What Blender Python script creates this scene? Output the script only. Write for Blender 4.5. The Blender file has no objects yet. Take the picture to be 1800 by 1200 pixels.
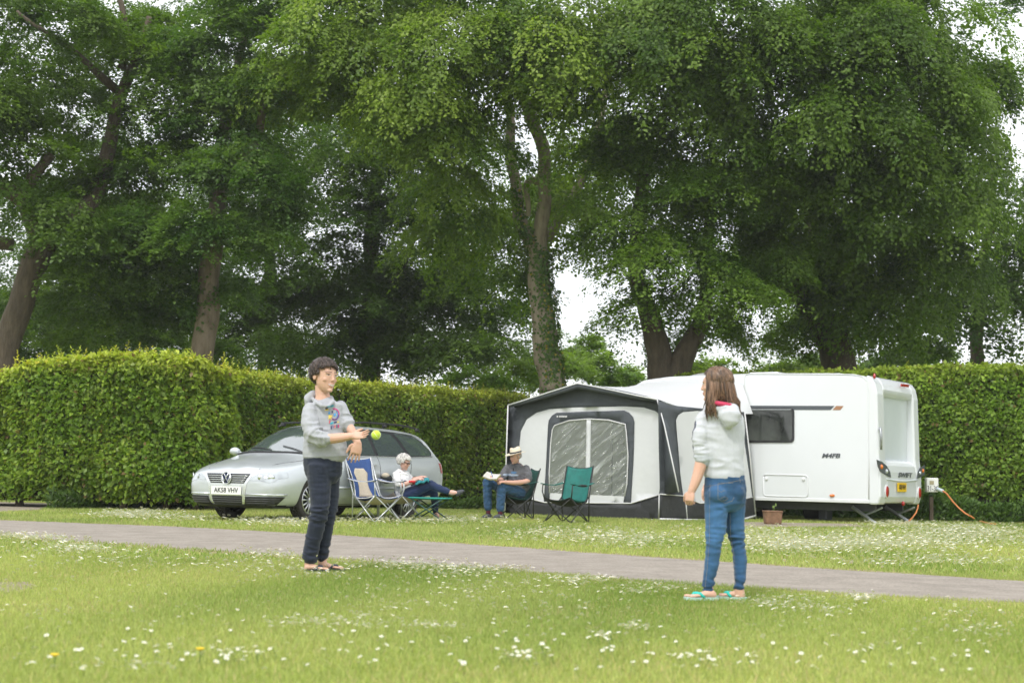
import bpy, bmesh, math, random
import numpy as np
from mathutils import Vector, Matrix, noise
from mathutils.bvhtree import BVHTree
from mathutils.geometry import delaunay_2d_cdt
random.seed(7); ADDED_HAZE = .0006; RNG = np.random.default_rng(11)
V = Vector
scene = bpy.context.scene
COL = scene.collection

# ------------------------------------------------------------------ camera
CAM_H = 0.70; FPX = 2500.0; ROLL = math.radians(1.2)
PITCH = math.atan(240.0 / FPX)
CAMP = V((0, 0, CAM_H))
_F = V((0, math.cos(PITCH), math.sin(PITCH)))
_U0 = V((0, -math.sin(PITCH), math.cos(PITCH)))
_X = V((1, 0, 0))
_R = _X * math.cos(ROLL) + _U0 * math.sin(ROLL)
_U = _U0 * math.cos(ROLL) - _X * math.sin(ROLL)
cd = bpy.data.cameras.new('camera'); cam = bpy.data.objects.new('camera', cd); COL.objects.link(cam)
cam.matrix_world = Matrix(((_R.x, _U.x, -_F.x, 0), (_R.y, _U.y, -_F.y, 0), (_R.z, _U.z, -_F.z, CAM_H), (0, 0, 0, 1)))
cd.sensor_width = 36; cd.lens = 50; cd.clip_start = 0.1; cd.clip_end = 3000
cd.dof.use_dof = True; cd.dof.focus_distance = 15.5; cd.dof.aperture_fstop = 3.2
scene.camera = cam

def ray(px, py):
    return _F + _R * ((px - 900) / FPX) + _U * ((600 - py) / FPX)
def P(px, py, Y):
    d = ray(px, py); return CAMP + d * (Y / d.y)
def G(px, py, z=0.0):
    d = ray(px, py); t = (z - CAM_H) / d.z; return CAMP + d * t
def on_plane(px, py, p0, n):
    d = ray(px, py); return CAMP + d * ((p0 - CAMP).dot(n) / d.dot(n))

# ------------------------------------------------------------------ materials
def nodes_of(name):
    m = bpy.data.materials.new(name); m.use_nodes = True
    nt = m.node_tree; return m, nt, nt.nodes['Principled BSDF'], nt.nodes['Material Output']
def N(nt, t, **kw):
    n = nt.nodes.new(t)
    for k, v in kw.items():
        if k in n.inputs: n.inputs[k].default_value = v
        else: setattr(n, k, v)
    return n
def mat(name, col, rough=0.6, metal=0.0, var=0.12, scale=12.0, bump=0.0, bscale=120.0, coat=0.0, spec=0.5, attr=None, bdist=0.003, col2=None, stretch=(1, 1, 1), sheen=0.0):
    m, nt, b, out = nodes_of(name)
    L = nt.links.new
    tc = N(nt, 'ShaderNodeTexCoord'); mp = N(nt, 'ShaderNodeMapping'); mp.inputs['Scale'].default_value = stretch
    L(tc.outputs['Object'], mp.inputs['Vector'])
    nz = N(nt, 'ShaderNodeTexNoise', Scale=scale, Detail=5.0, Roughness=0.6); L(mp.outputs[0], nz.inputs['Vector'])
    mx = N(nt, 'ShaderNodeMix', data_type='RGBA')
    c = V(col[:3])
    rm = N(nt, 'ShaderNodeMapRange'); rm.inputs['From Min'].default_value = .3; rm.inputs['From Max'].default_value = .7
    L(nz.outputs['Fac'], rm.inputs['Value'])
    L(rm.outputs[0], mx.inputs['Factor'])
    if attr:
        at = N(nt, 'ShaderNodeAttribute', attribute_name=attr)
        dk = N(nt, 'ShaderNodeMix', data_type='RGBA', blend_type='MULTIPLY'); dk.inputs['Factor'].default_value = 1
        L(at.outputs['Color'], dk.inputs['A'])
        mx.inputs['A'].default_value = (1 - var,) * 3 + (1,); mx.inputs['B'].default_value = (1 + var,) * 3 + (1,)
        L(mx.outputs['Result'], dk.inputs['B']); L(dk.outputs['Result'], b.inputs['Base Color'])
    else:
        c2 = V(col2) if col2 else c * (1 + var)
        c1 = c if col2 else c * (1 - var)
        mx.inputs['A'].default_value = (*c1, 1); mx.inputs['B'].default_value = (*c2, 1)
        L(mx.outputs['Result'], b.inputs['Base Color'])
    b.inputs['Roughness'].default_value = rough; b.inputs['Metallic'].default_value = metal
    b.inputs['Specular IOR Level'].default_value = spec
    if coat: b.inputs['Coat Weight'].default_value = coat; b.inputs['Coat Roughness'].default_value = .04
    if sheen: b.inputs['Sheen Weight'].default_value = sheen
    if bump:
        n2 = N(nt, 'ShaderNodeTexNoise', Scale=bscale, Detail=4.0); L(mp.outputs[0], n2.inputs['Vector'])
        bp = N(nt, 'ShaderNodeBump', Strength=bump, Distance=bdist); L(n2.outputs['Fac'], bp.inputs['Height']); L(bp.outputs[0], b.inputs['Normal'])
    return m
def leaf_mat(name, trans=0.35, rough=0.5, tint=(1.25, 1.35, 0.55), spec=.35):
    m, nt, b, out = nodes_of(name); L = nt.links.new
    at = N(nt, 'ShaderNodeAttribute', attribute_name='Col')
    L(at.outputs['Color'], b.inputs['Base Color']); b.inputs['Roughness'].default_value = rough; b.inputs['Specular IOR Level'].default_value = spec
    mu = N(nt, 'ShaderNodeMix', data_type='RGBA', blend_type='MULTIPLY'); mu.inputs['Factor'].default_value = 1
    mu.inputs['B'].default_value = (*tint, 1); L(at.outputs['Color'], mu.inputs['A'])
    t = N(nt, 'ShaderNodeBsdfTranslucent'); L(mu.outputs['Result'], t.inputs['Color'])
    ms = N(nt, 'ShaderNodeMixShader'); ms.inputs['Fac'].default_value = trans
    L(b.outputs[0], ms.inputs[1]); L(t.outputs[0], ms.inputs[2]); L(ms.outputs[0], out.inputs['Surface'])
    return m

# ------------------------------------------------------------------ objects
ORG = {}
def thing(name, label, cat, loc=(0, 0, 0), group=None):
    o = bpy.data.objects.new(name, None); COL.objects.link(o); o.empty_display_size = .1
    o.location = loc; o['label'] = label; o['category'] = cat
    if group: o['group'] = group
    ORG[o.name] = V(loc); return o
def tag(o, label, cat, group=None, kind=None):
    if label: o['label'] = label
    if cat: o['category'] = cat
    if group: o['group'] = group
    if kind: o['kind'] = kind
    return o
def link_mesh(name, me, mats, parent=None, org=None, smooth=False):
    o = bpy.data.objects.new(name, me); COL.objects.link(o)
    for m in (mats if isinstance(mats, (list, tuple)) else [mats]): me.materials.append(m)
    base = ORG[parent.name] if parent else V(org if org is not None else (0, 0, 0))
    if base.length > 0: me.transform(Matrix.Translation(-base))
    if parent: o.parent = parent; ORG[o.name] = ORG[parent.name]
    else: o.location = base; ORG[o.name] = base
    if smooth: me.polygons.foreach_set('use_smooth', np.ones(len(me.polygons), bool))
    me.update(); return o

class MB:
    def __init__(s): s.v = []; s.f = []; s.m = []
    def add(s, vs, fs, mi=0):
        k = len(s.v); s.v += [tuple(x) for x in vs]; s.f += [tuple(i + k for i in f) for f in fs]; s.m += [mi] * len(fs); return s
    def box(s, c, size, R=None, mi=0):
        c = V(c); h = V(size) / 2; R = R or Matrix.Identity(3)
        vs = [c + R @ V((sx * h.x, sy * h.y, sz * h.z)) for sz in (-1, 1) for sy in (-1, 1) for sx in (-1, 1)]
        return s.add(vs, [(0, 2, 3, 1), (4, 5, 7, 6), (0, 1, 5, 4), (2, 6, 7, 3), (0, 4, 6, 2), (1, 3, 7, 5)], mi)
    def hexa(s, p8, mi=0):
        return s.add(p8, [(0, 3, 2, 1), (4, 5, 6, 7), (0, 1, 5, 4), (1, 2, 6, 5), (2, 3, 7, 6), (3, 0, 4, 7)], mi)
    def tube(s, pts, r, n=8, mi=0, cap=True):
        pts = [V(p) for p in pts]; rr = r if isinstance(r, (list, tuple)) else [r] * len(pts)
        rings = []; up = None
        for i, p in enumerate(pts):
            t = (pts[min(i + 1, len(pts) - 1)] - pts[max(i - 1, 0)]).normalized()
            if up is None:
                up = V((0, 0, 1)) if abs(t.z) < .9 else V((1, 0, 0))
            a = (up - t * up.dot(t)).normalized(); b = t.cross(a); up = a
            rings.append([p + (a * math.cos(2 * math.pi * k / n) + b * math.sin(2 * math.pi * k / n)) * rr[i] for k in range(n)])
        return s.rings(rings, cap, mi)
    def rings(s, rings, cap=True, mi=0, closed=True):
        n = len(rings[0]); vs = [p for r in rings for p in r]; fs = []
        for i in range(len(rings) - 1):
            for k in range(n if closed else n - 1):
                fs.append((i * n + k, i * n + (k + 1) % n, (i + 1) * n + (k + 1) % n, (i + 1) * n + k))
        if cap: fs.append(tuple(range(n - 1, -1, -1))); fs.append(tuple((len(rings) - 1) * n + k for k in range(n)))
        return s.add(vs, fs, mi)
    def loft(s, sec, n=14, depth=V((0, 1, 0)), mi=0):
        """sec: (centre, half width across, half width along depth)"""
        pts = [V(q[0]) for q in sec]; rings = []
        for i, q in enumerate(sec):
            t = (pts[min(i + 1, len(pts) - 1)] - pts[max(i - 1, 0)]).normalized()
            a = depth - t * depth.dot(t)
            if a.length < .2: a = V((0, 0, 1)) - t * t.z
            a.normalize(); b = t.cross(a)
            rings.append([pts[i] + b * (math.cos(2 * math.pi * k / n) * q[1]) + a * (math.sin(2 * math.pi * k / n) * q[2]) for k in range(n)])
        # rounded ends
        t0 = (pts[0] - pts[1]).normalized(); t1 = (pts[-1] - pts[-2]).normalized()
        e0 = min(sec[0][1], sec[0][2]) * .5; e1 = min(sec[-1][1], sec[-1][2]) * .5
        rings.insert(0, [pts[0] + (p - pts[0]) * .6 + t0 * e0 for p in rings[0]])
        rings.append([pts[-1] + (p - pts[-1]) * .6 + t1 * e1 for p in rings[-1]])
        return s.rings(rings, True, mi)
    def ell(s, c, r, R=None, nu=14, nv=9, mi=0):
        c = V(c); R = R or Matrix.Identity(3); rings = []
        for j in range(nv):
            th = math.pi * (j + .5) / nv
            rings.append([c + R @ V((r[0] * math.sin(th) * math.cos(2 * math.pi * k / nu), r[1] * math.sin(th) * math.sin(2 * math.pi * k / nu), r[2] * math.cos(th))) for k in range(nu)])
        return s.rings(rings, True, mi)
    def sheet(s, grid, mi=0):
        return s.rings(grid, False, mi, closed=False)
    def mesh(s, name, recalc=True, weld=False):
        me = bpy.data.meshes.new(name); me.from_pydata(s.v, [], s.f); me.polygons.foreach_set('material_index', s.m)
        if recalc or weld:
            bm = bmesh.new(); bm.from_mesh(me)
            if weld: bmesh.ops.remove_doubles(bm, verts=bm.verts, dist=1e-5)
            bmesh.ops.recalc_face_normals(bm, faces=bm.faces); bm.to_mesh(me); bm.free()
        me.update(); return me
    def obj(s, name, mats, parent=None, smooth=False, org=None, bevel=0, solid=0, sub=0, auto=None, weld=False):
        o = link_mesh(name, s.mesh(name, weld=weld), mats, parent, org, smooth)
        if solid: md = o.modifiers.new('s', 'SOLIDIFY'); md.thickness = solid; md.offset = 0
        if bevel: md = o.modifiers.new('b', 'BEVEL'); md.width = bevel; md.segments = 2; md.limit_method = 'ANGLE'; md.angle_limit = .6
        if sub: md = o.modifiers.new('u', 'SUBSURF'); md.levels = md.render_levels = sub
        return o

def evaluated(me, mods):
    """mesh datablock with modifiers applied: mods = [(type, {props})]"""
    o = bpy.data.objects.new('tmp', me); COL.objects.link(o)
    for t, kw in mods:
        md = o.modifiers.new('m', t)
        for k, v in kw.items(): setattr(md, k, v)
    dg = bpy.context.evaluated_depsgraph_get(); dg.update()
    r = bpy.data.meshes.new_from_object(o.evaluated_get(dg)); bpy.data.objects.remove(o); return r
def blend(mb, voxel=.006, smooth=4):
    return evaluated(mb.mesh('blend'), [('REMESH', dict(mode='VOXEL', voxel_size=voxel, adaptivity=0.0)), ('SMOOTH', dict(factor=.5, iterations=smooth))])
def coords(me):
    a = np.empty(len(me.vertices) * 3); me.vertices.foreach_get('co', a); return a.reshape(-1, 3)
def normals(me):
    a = np.empty(len(me.vertices) * 3); me.vertices.foreach_get('normal', a); return a.reshape(-1, 3)
def paint(me, cols, name='Col'):
    at = me.color_attributes.new(name, 'FLOAT_COLOR', 'POINT')
    c = np.ones((len(me.vertices), 4)); c[:, :3] = cols; at.data.foreach_set('color', c.ravel())
def quick_mesh(name, verts, faces):
    """numpy verts (n,3), faces (m,k)"""
    me = bpy.data.meshes.new(name); verts = np.asarray(verts, dtype=np.float32); faces = np.asarray(faces, dtype=np.int32); m, k = faces.shape
    me.vertices.add(len(verts)); me.vertices.foreach_set('co', verts.ravel())
    me.loops.add(m * k); me.loops.foreach_set('vertex_index', faces.ravel())
    me.polygons.add(m); me.polygons.foreach_set('loop_start', np.arange(0, m * k, k, dtype=np.int32))
    me.polygons.foreach_set('loop_total', np.full(m, k, dtype=np.int32))
    me.update(calc_edges=True); return me
def norm(a): return a / np.maximum(np.linalg.norm(a, axis=1, keepdims=True), 1e-9)
def leaves_mesh(name, c, d, nrm, L, W, col, fold=.25):
    """one folded rhombus per leaf"""
    n = len(c); d = norm(d); nrm = norm(nrm - d * (nrm * d).sum(1, keepdims=True)); s = np.cross(d, nrm)
    L = L[:, None]; W = W[:, None]
    v = np.empty((n, 4, 3)); v[:, 0] = c; v[:, 1] = c + d * L * .5 + s * W * .5 + nrm * W * fold; v[:, 2] = c + d * L; v[:, 3] = c + d * L * .5 - s * W * .5 + nrm * W * fold
    i = np.arange(n)[:, None] * 4
    me = quick_mesh(name, v.reshape(-1, 3), np.concatenate([i, i + 1, i + 2, i + 3], 1))
    paint(me, np.repeat(np.clip(col, 0, 1), 4, axis=0)); return me

def fill_poly(poly, step):
    """2-D outline -> (points, triangles) with inner points every step"""
    pts = []; n = len(poly)
    for i in range(n):
        a = V(poly[i]); b = V(poly[(i + 1) % n]); k = max(1, int((b - a).length / step))
        pts += [a + (b - a) * (j / k) for j in range(k)]
    m = len(pts); edges = [(i, (i + 1) % m) for i in range(m)]
    xs = [p[0] for p in pts]; ys = [p[1] for p in pts]
    def inside(x, y):
        r = False
        for i in range(n):
            x1, y1 = poly[i]; x2, y2 = poly[(i + 1) % n]
            if (y1 > y) != (y2 > y) and x < (x2 - x1) * (y - y1) / (y2 - y1) + x1: r = not r
        return r
    x = min(xs) + step * .5
    while x < max(xs):
        y = min(ys) + step * .5
        while y < max(ys):
            if inside(x, y): pts.append(V((x, y)))
            y += step
        x += step
    vs, _, fs, *_ = delaunay_2d_cdt(pts, edges, [], 1, 1e-6)
    return vs, fs
def rounded(x0, y0, x1, y1, r, n=5):
    out = []
    for cx, cy, a0 in ((x1 - r, y1 - r, 0), (x0 + r, y1 - r, 90), (x0 + r, y0 + r, 180), (x1 - r, y0 + r, 270)):
        for k in range(n + 1):
            a = math.radians(a0 + 90 * k / n); out.append((cx + r * math.cos(a), cy + r * math.sin(a)))
    return out
def decal(bvh, poly, to3, direction, off=.004, step=.04, mi=0, mb=None):
    """polygon projected on a surface along a direction; the patch stands proud by off"""
    mb = mb or MB(); vs, fs = fill_poly(poly, step); d = V(direction).normalized(); out = []; last = None
    hits = []
    for p in vs:
        o = to3(p[0], p[1]); h = bvh.ray_cast(o, d); hits.append(h[0])
    good = [(i, h) for i, h in enumerate(hits) if h is not None]
    if not good: return mb
    for i, h in enumerate(hits):
        if h is None:
            j = min(good, key=lambda g: (V(vs[g[0]]) - V(vs[i])).length)
            o = to3(vs[i][0], vs[i][1]); t = (j[1] - to3(vs[j[0]][0], vs[j[0]][1])).dot(d); h = o + d * t
        out.append(h - d * off)
    mb.add(out, fs, mi); return mb
def text_mesh(s, size, depth=.002, shear=0.0, bold=0.0, xs=1.0):
    cu = bpy.data.curves.new('t', 'FONT'); cu.body = s; cu.size = size; cu.extrude = depth; cu.shear = shear; cu.offset = bold; cu.align_x = 'CENTER'; cu.align_y = 'CENTER'; cu.resolution_u = 3
    o = bpy.data.objects.new('t', cu); COL.objects.link(o); dg = bpy.context.evaluated_depsgraph_get(); dg.update()
    me = bpy.data.meshes.new_from_object(o.evaluated_get(dg)); bpy.data.objects.remove(o)
    if xs != 1: me.transform(Matrix.Diagonal((xs, 1, 1, 1)))
    return me
def frame3(x, y, o):
    x = V(x).normalized(); y = V(y); y = (y - x * x.dot(y)).normalized(); z = x.cross(y)
    return Matrix(((x.x, y.x, z.x, o[0]), (x.y, y.y, z.y, o[1]), (x.z, y.z, z.z, o[2]), (0, 0, 0, 1)))
def letters(s, size, x, y, o, m, parent, name='lettering', **kw):
    me = text_mesh(s, size, **kw); me.transform(frame3(x, y, o)); return link_mesh(name, me, m, parent)

# ------------------------------------------------------------------ world and sun
SUN_EL, SUN_AZ = math.radians(52), math.radians(205)     # azimuth from +Y clockwise: behind the camera, a little to the left
w = bpy.data.worlds.new('World'); scene.world = w; w.use_nodes = True; nt = w.node_tree
bg = nt.nodes['Background']; bg.inputs['Strength'].default_value = .12
sk = nt.nodes.new('ShaderNodeTexSky'); sk.sky_type = 'NISHITA'; sk.sun_disc = False; sk.sun_elevation = SUN_EL; sk.sun_rotation = SUN_AZ; sk.air_density = 1.2; sk.dust_density = 2.5
tc = nt.nodes.new('ShaderNodeTexCoord'); nz = N(nt, 'ShaderNodeTexNoise', Scale=2.2, Detail=6.0, Roughness=.55); nt.links.new(tc.outputs['Generated'], nz.inputs['Vector'])
mr = N(nt, 'ShaderNodeMapRange'); mr.inputs['From Min'].default_value = .25; mr.inputs['From Max'].default_value = .6; mr.inputs['To Min'].default_value = .7; mr.inputs['To Max'].default_value = .97
nt.links.new(nz.outputs['Fac'], mr.inputs['Value'])
mx = N(nt, 'ShaderNodeMix', data_type='RGBA'); mx.inputs['B'].default_value = (9.0, 9.2, 9.5, 1)
nt.links.new(mr.outputs[0], mx.inputs['Factor']); nt.links.new(sk.outputs[0], mx.inputs['A']); nt.links.new(mx.outputs['Result'], bg.inputs['Color'])
sl = bpy.data.lights.new('sun', 'SUN'); sl.energy = 1.5; sl.angle = math.radians(10); sl.color = (1, .975, .94)
so = bpy.data.objects.new('sun', sl); COL.objects.link(so)
sd = V((math.sin(SUN_AZ) * math.cos(SUN_EL), math.cos(SUN_AZ) * math.cos(SUN_EL), math.sin(SUN_EL)))
so.rotation_euler = sd.to_track_quat('Z', 'Y').to_euler(); so.location = (0, -10, 30)
scene.view_settings.view_transform = 'Standard'; scene.view_settings.look = 'None'; scene.view_settings.exposure = 0.62; scene.view_settings.gamma = 1
scene.render.engine = 'CYCLES'
cy = scene.cycles; cy.use_denoising = True; cy.max_bounces = 8; cy.diffuse_bounces = 4; cy.glossy_bounces = 4; cy.transmission_bounces = 4; cy.transparent_max_bounces = 8
try: cy.denoiser = 'OPENIMAGEDENOISE'
except Exception: pass

# ------------------------------------------------------------------ ground, path, grass, daisies
def ground_mat():
    m, nt, b, out = nodes_of('lawn'); L = nt.links.new
    tc = N(nt, 'ShaderNodeTexCoord')
    a = N(nt, 'ShaderNodeTexNoise', Scale=.9, Detail=6.0); L(tc.outputs['Object'], a.inputs['Vector'])
    c = N(nt, 'ShaderNodeTexNoise', Scale=28.0, Detail=6.0); L(tc.outputs['Object'], c.inputs['Vector'])
    r1 = nt.nodes.new('ShaderNodeValToRGB'); e = r1.color_ramp.elements
    e[0].position = .3; e[0].color = (.15, .22, .035, 1); e[1].position = .72; e[1].color = (.30, .31, .085, 1); L(a.outputs['Fac'], r1.inputs['Fac'])
    r2 = nt.nodes.new('ShaderNodeValToRGB'); e = r2.color_ramp.elements
    e[0].position = .32; e[0].color = (.13, .16, .03, 1); e[1].position = .66; e[1].color = (.30, .34, .09, 1); L(c.outputs['Fac'], r2.inputs['Fac'])
    mx = N(nt, 'ShaderNodeMix', data_type='RGBA'); mx.inputs['Factor'].default_value = .5
    L(r1.outputs[0], mx.inputs['A']); L(r2.outputs[0], mx.inputs['B']); L(mx.outputs['Result'], b.inputs['Base Color'])
    b.inputs['Roughness'].default_value = .9; b.inputs['Specular IOR Level'].default_value = .1
    bp = N(nt, 'ShaderNodeBump', Strength=.6, Distance=.02); L(c.outputs['Fac'], bp.inputs['Height']); L(bp.outputs[0], b.inputs['Normal'])
    return m
g = MB(); S = 900
g.sheet([[(-S + 2 * S * i / 12, -60 + (S + 0) * j / 12, 0) for i in range(13)] for j in range(13)])
tag(g.obj('lawn', ground_mat()), 'mown green lawn covering the whole pitch', None, kind='structure')

def irregular(pts, amp, step):
    out = []
    for i in range(len(pts) - 1):
        a, b = V(pts[i]), V(pts[i + 1]); n = max(1, int((b - a).length / step))
        for k in range(n):
            q = a + (b - a) * (k / n); out.append(q + V((noise.noise(q * 2.3), noise.noise(q * 2.3 + V((9, 3, 0))), 0)) * amp + V((noise.noise(q * 9), noise.noise(q * 9 + V((5, 1, 0))), 0)) * amp * .6)
    out.append(V(pts[-1])); return out
far_px = [(-420, 894), (0, 915), (300, 926), (600, 942), (900, 963), (1200, 984), (1500, 1004), (1800, 1023), (2150, 1043)]
near_px = [(-420, 912), (0, 942), (300, 962), (600, 983), (900, 1003), (1200, 1026), (1500, 1045), (1800, 1061), (2150, 1078)]
far_e = [G(*q) for q in far_px]; near_e = [G(*q) for q in near_px]
PATH = [(p.x, p.y) for p in far_e] + [(p.x, p.y) for p in reversed(near_e)]
def resample(pts, n):
    pts = [V(p) for p in pts]; d = [0]
    for i in range(len(pts) - 1): d.append(d[-1] + (pts[i + 1] - pts[i]).length)
    out = []
    for k in range(n):
        t = d[-1] * k / (n - 1); i = max(j for j in range(len(d)) if d[j] <= t + 1e-9); i = min(i, len(pts) - 2)
        out.append(pts[i].lerp(pts[i + 1], (t - d[i]) / max(d[i + 1] - d[i], 1e-9)))
    return out
def strip(A, B, z, jag):
    A = resample(A, 260); B = resample(B, 260)
    def j(p, s): return p + V((0, 1, 0)) * (noise.noise(p * 1.7 + V((s, 0, 0))) * .12 + noise.noise(p * 5 + V((s, 0, 0))) * .09) * jag
    A = [j(p, 0) for p in A]; B = [j(p, 7) for p in B]
    return MB().sheet([[a + V((0, .01, -.002))] + [a.lerp(b, k / 6) + V((0, 0, z)) for k in range(7)] + [b + V((0, -.01, -.002))] for a, b in zip(A, B)])
out_f = [p + V((.1, .22, 0)) for p in far_e]; out_n = [p - V((.1, .20, 0)) for p in near_e]
M_soil = mat('soil_verge', (.20, .15, .085), .95, col2=(.26, .25, .09), scale=7, bump=.25, bscale=60, bdist=.005)
tag(strip(out_f, out_n, .004, 1.3).obj('verge', M_soil), 'worn earth verge along both edges of the tarmac path', None, kind='structure')
M_path = mat('tarmac', (.235, .21, .182), .9, col2=(.335, .30, .262), scale=3.2, bump=.7, bscale=150, bdist=.006, spec=.2)
nt = M_path.node_tree; b = nt.nodes['Principled BSDF']; prev = b.inputs['Base Color'].links[0].from_socket
tc = N(nt, 'ShaderNodeTexCoord'); sp = N(nt, 'ShaderNodeTexVoronoi', Scale=70.0); nt.links.new(tc.outputs['Object'], sp.inputs['Vector'])
rp = nt.nodes.new('ShaderNodeValToRGB'); rp.color_ramp.elements[0].color = (.75, .74, .72, 1); rp.color_ramp.elements[1].color = (1.2, 1.18, 1.15, 1); nt.links.new(sp.outputs['Color'], rp.inputs['Fac'])
mm = N(nt, 'ShaderNodeMix', data_type='RGBA', blend_type='MULTIPLY'); mm.inputs['Factor'].default_value = 1
nt.links.new(prev, mm.inputs['A']); nt.links.new(rp.outputs[0], mm.inputs['B']); nt.links.new(mm.outputs['Result'], b.inputs['Base Color'])
tag(strip(far_e, near_e, .010, 1).obj('path', M_path), 'narrow greyish tarmac path crossing the lawn', None, kind='structure')
M_grav = mat('gravel', (.20, .165, .115), .95, col2=(.32, .275, .20), scale=9, bump=.8, bscale=60, bdist=.02)
def patch(pxs, z, name, label):
    pts = irregular([G(*q) for q in pxs] + [G(*pxs[0])], .12, .25)[:-1]
    vs, fs = fill_poly([(p.x, p.y) for p in pts], .4)
    tag(MB().add([(p[0], p[1], z) for p in vs], fs).obj(name, M_grav), label, None, kind='structure'); return [(p.x, p.y) for p in pts]
PAD = patch([(1285, 917), (1500, 920), (1535, 926), (1300, 927)], .004, 'gravel_pad', 'strip of bare gravel beneath the white caravan')
DRIVE = patch([(-300, 880), (-100, 880), (105, 885), (70, 896), (-100, 905), (-300, 908)], .008, 'drive', 'pale gravel drive beyond the end of the hedge')
BARE = patch([(-60, 1024), (40, 1023), (75, 1030), (40, 1040), (-60, 1046)], .004, 'bare_ground', 'bare patch of grey earth worn into the lawn')

def in_poly(x, y, poly):
    r = np.zeros(len(x), bool); n = len(poly)
    for i in range(n):
        x1, y1 = poly[i]; x2, y2 = poly[(i + 1) % n]
        if y1 == y2: continue
        c = ((y1 > y) != (y2 > y)) & (x < (x2 - x1) * (y - y1) / (y2 - y1) + x1); r ^= c
    return r
def fbm(x, y, s, seed):
    r = np.random.default_rng(seed); v = np.zeros(len(x))
    for k in range(6):
        a = r.uniform(0, 6.28); f = s * (1.7 ** (k % 3)) * r.uniform(.7, 1.4); v += np.sin((x * math.cos(a) + y * math.sin(a)) * f + r.uniform(0, 6.28))
    return v / 6
def scatter(n, y0, y1):
    """points on the lawn inside the view wedge, even per area"""
    y = np.sqrt(RNG.uniform(y0 * y0, y1 * y1, n)); x = RNG.uniform(-.50, .50, n) * y; return x, y
def grass(name, n, y0, y1, h0, h1, wd):
    x, y = scatter(n, y0, y1)
    jx = x + RNG.normal(0, .05, n) + .10 * fbm(x, y, 4, 12); jy = y + RNG.normal(0, .05, n) + .14 * fbm(x, y, 3, 13); m = ~(in_poly(jx, jy, PATH) | in_poly(x, y, PAD) | in_poly(x, y, DRIVE))
    keep = RNG.uniform(0, 1, n) < .5; m &= (~in_poly(x, y, BARE)) | keep
    x, y = x[m], y[m]; n = len(x); a = RNG.uniform(0, 6.283, n); h = RNG.uniform(h0, h1, n) * (1 + .25 * fbm(x, y, 3, 5)); w_ = wd * RNG.uniform(.7, 1.3, n)
    lean = RNG.uniform(.1, .8, n) * h; la = RNG.uniform(0, 6.283, n)
    v = np.zeros((n, 3, 3)); v[:, 0, 0] = x - np.cos(a) * w_; v[:, 0, 1] = y - np.sin(a) * w_; v[:, 1, 0] = x + np.cos(a) * w_; v[:, 1, 1] = y + np.sin(a) * w_
    v[:, 2, 0] = x + np.cos(la) * lean; v[:, 2, 1] = y + np.sin(la) * lean; v[:, 2, 2] = h
    me = quick_mesh(name, v.reshape(-1, 3), np.arange(3 * n).reshape(-1, 3))
    t = np.clip(.5 + .9 * fbm(x, y, 1.3, 3) + RNG.normal(0, .22, n), 0, 1)[:, None]
    c = (1 - t) * np.array([.25, .335, .085]) + t * np.array([.46, .50, .18])
    dry = (RNG.uniform(0, 1, n) < .09 + .10 * (fbm(x, y, 1.1, 9) > .25))[:, None]; c = np.where(dry, np.array([.50, .44, .23]), c)
    cl = np.clip(fbm(x, y, .55, 21) * 1.6, -1, 1)[:, None]; c = c * (1 + .16 * cl) * np.array([1, 1, 1]) + cl * np.array([.02, 0, .004])
    paint(me, np.clip(np.repeat(c * RNG.uniform(.70, 1.2, (n, 1)), 3, axis=0), 0, 1)); return me
M_grass = leaf_mat('grass_blades', .45, .55, (1.2, 1.25, .7), .25)
for nm, args in (('grass', (325000, 4.6, 11.5, .014, .034, .0026)), ('grass', (215000, 11.5, 31, .02, .042, .007))):
    o = link_mesh(nm, grass(nm, *args), M_grass); tag(o, 'short mown grass blades of the lawn', None, kind='stuff')

def daisy_mesh():
    mb = MB(); n = 9
    for k in range(n):
        a = 2 * math.pi * k / n; d = .36 * 2 * math.pi / n
        mb.add([(.25 * math.cos(a), .25 * math.sin(a), .02), (math.cos(a - d), math.sin(a - d), .16), (1.06 * math.cos(a), 1.06 * math.sin(a), .2), (math.cos(a + d), math.sin(a + d), .16)], [(0, 1, 2, 3)], 0)
    mb.add([(.34 * math.cos(2 * math.pi * k / 7), .34 * math.sin(2 * math.pi * k / 7), .08) for k in range(7)] + [(0, 0, .22)], [(k, (k + 1) % 7, 7) for k in range(7)], 1)
    return mb
M_petal = mat('daisy_petal', (.85, .85, .82), .7, var=.04); M_yel = mat('flower_centre', (.80, .58, .03), .7); M_stem = mat('stem', (.08, .15, .03), .7)
spots = []
def cluster(px, py, rx, ry, n):
    for _ in range(n): spots.append((random.gauss(px, rx * .55), random.gauss(py, ry * .55)))
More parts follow.
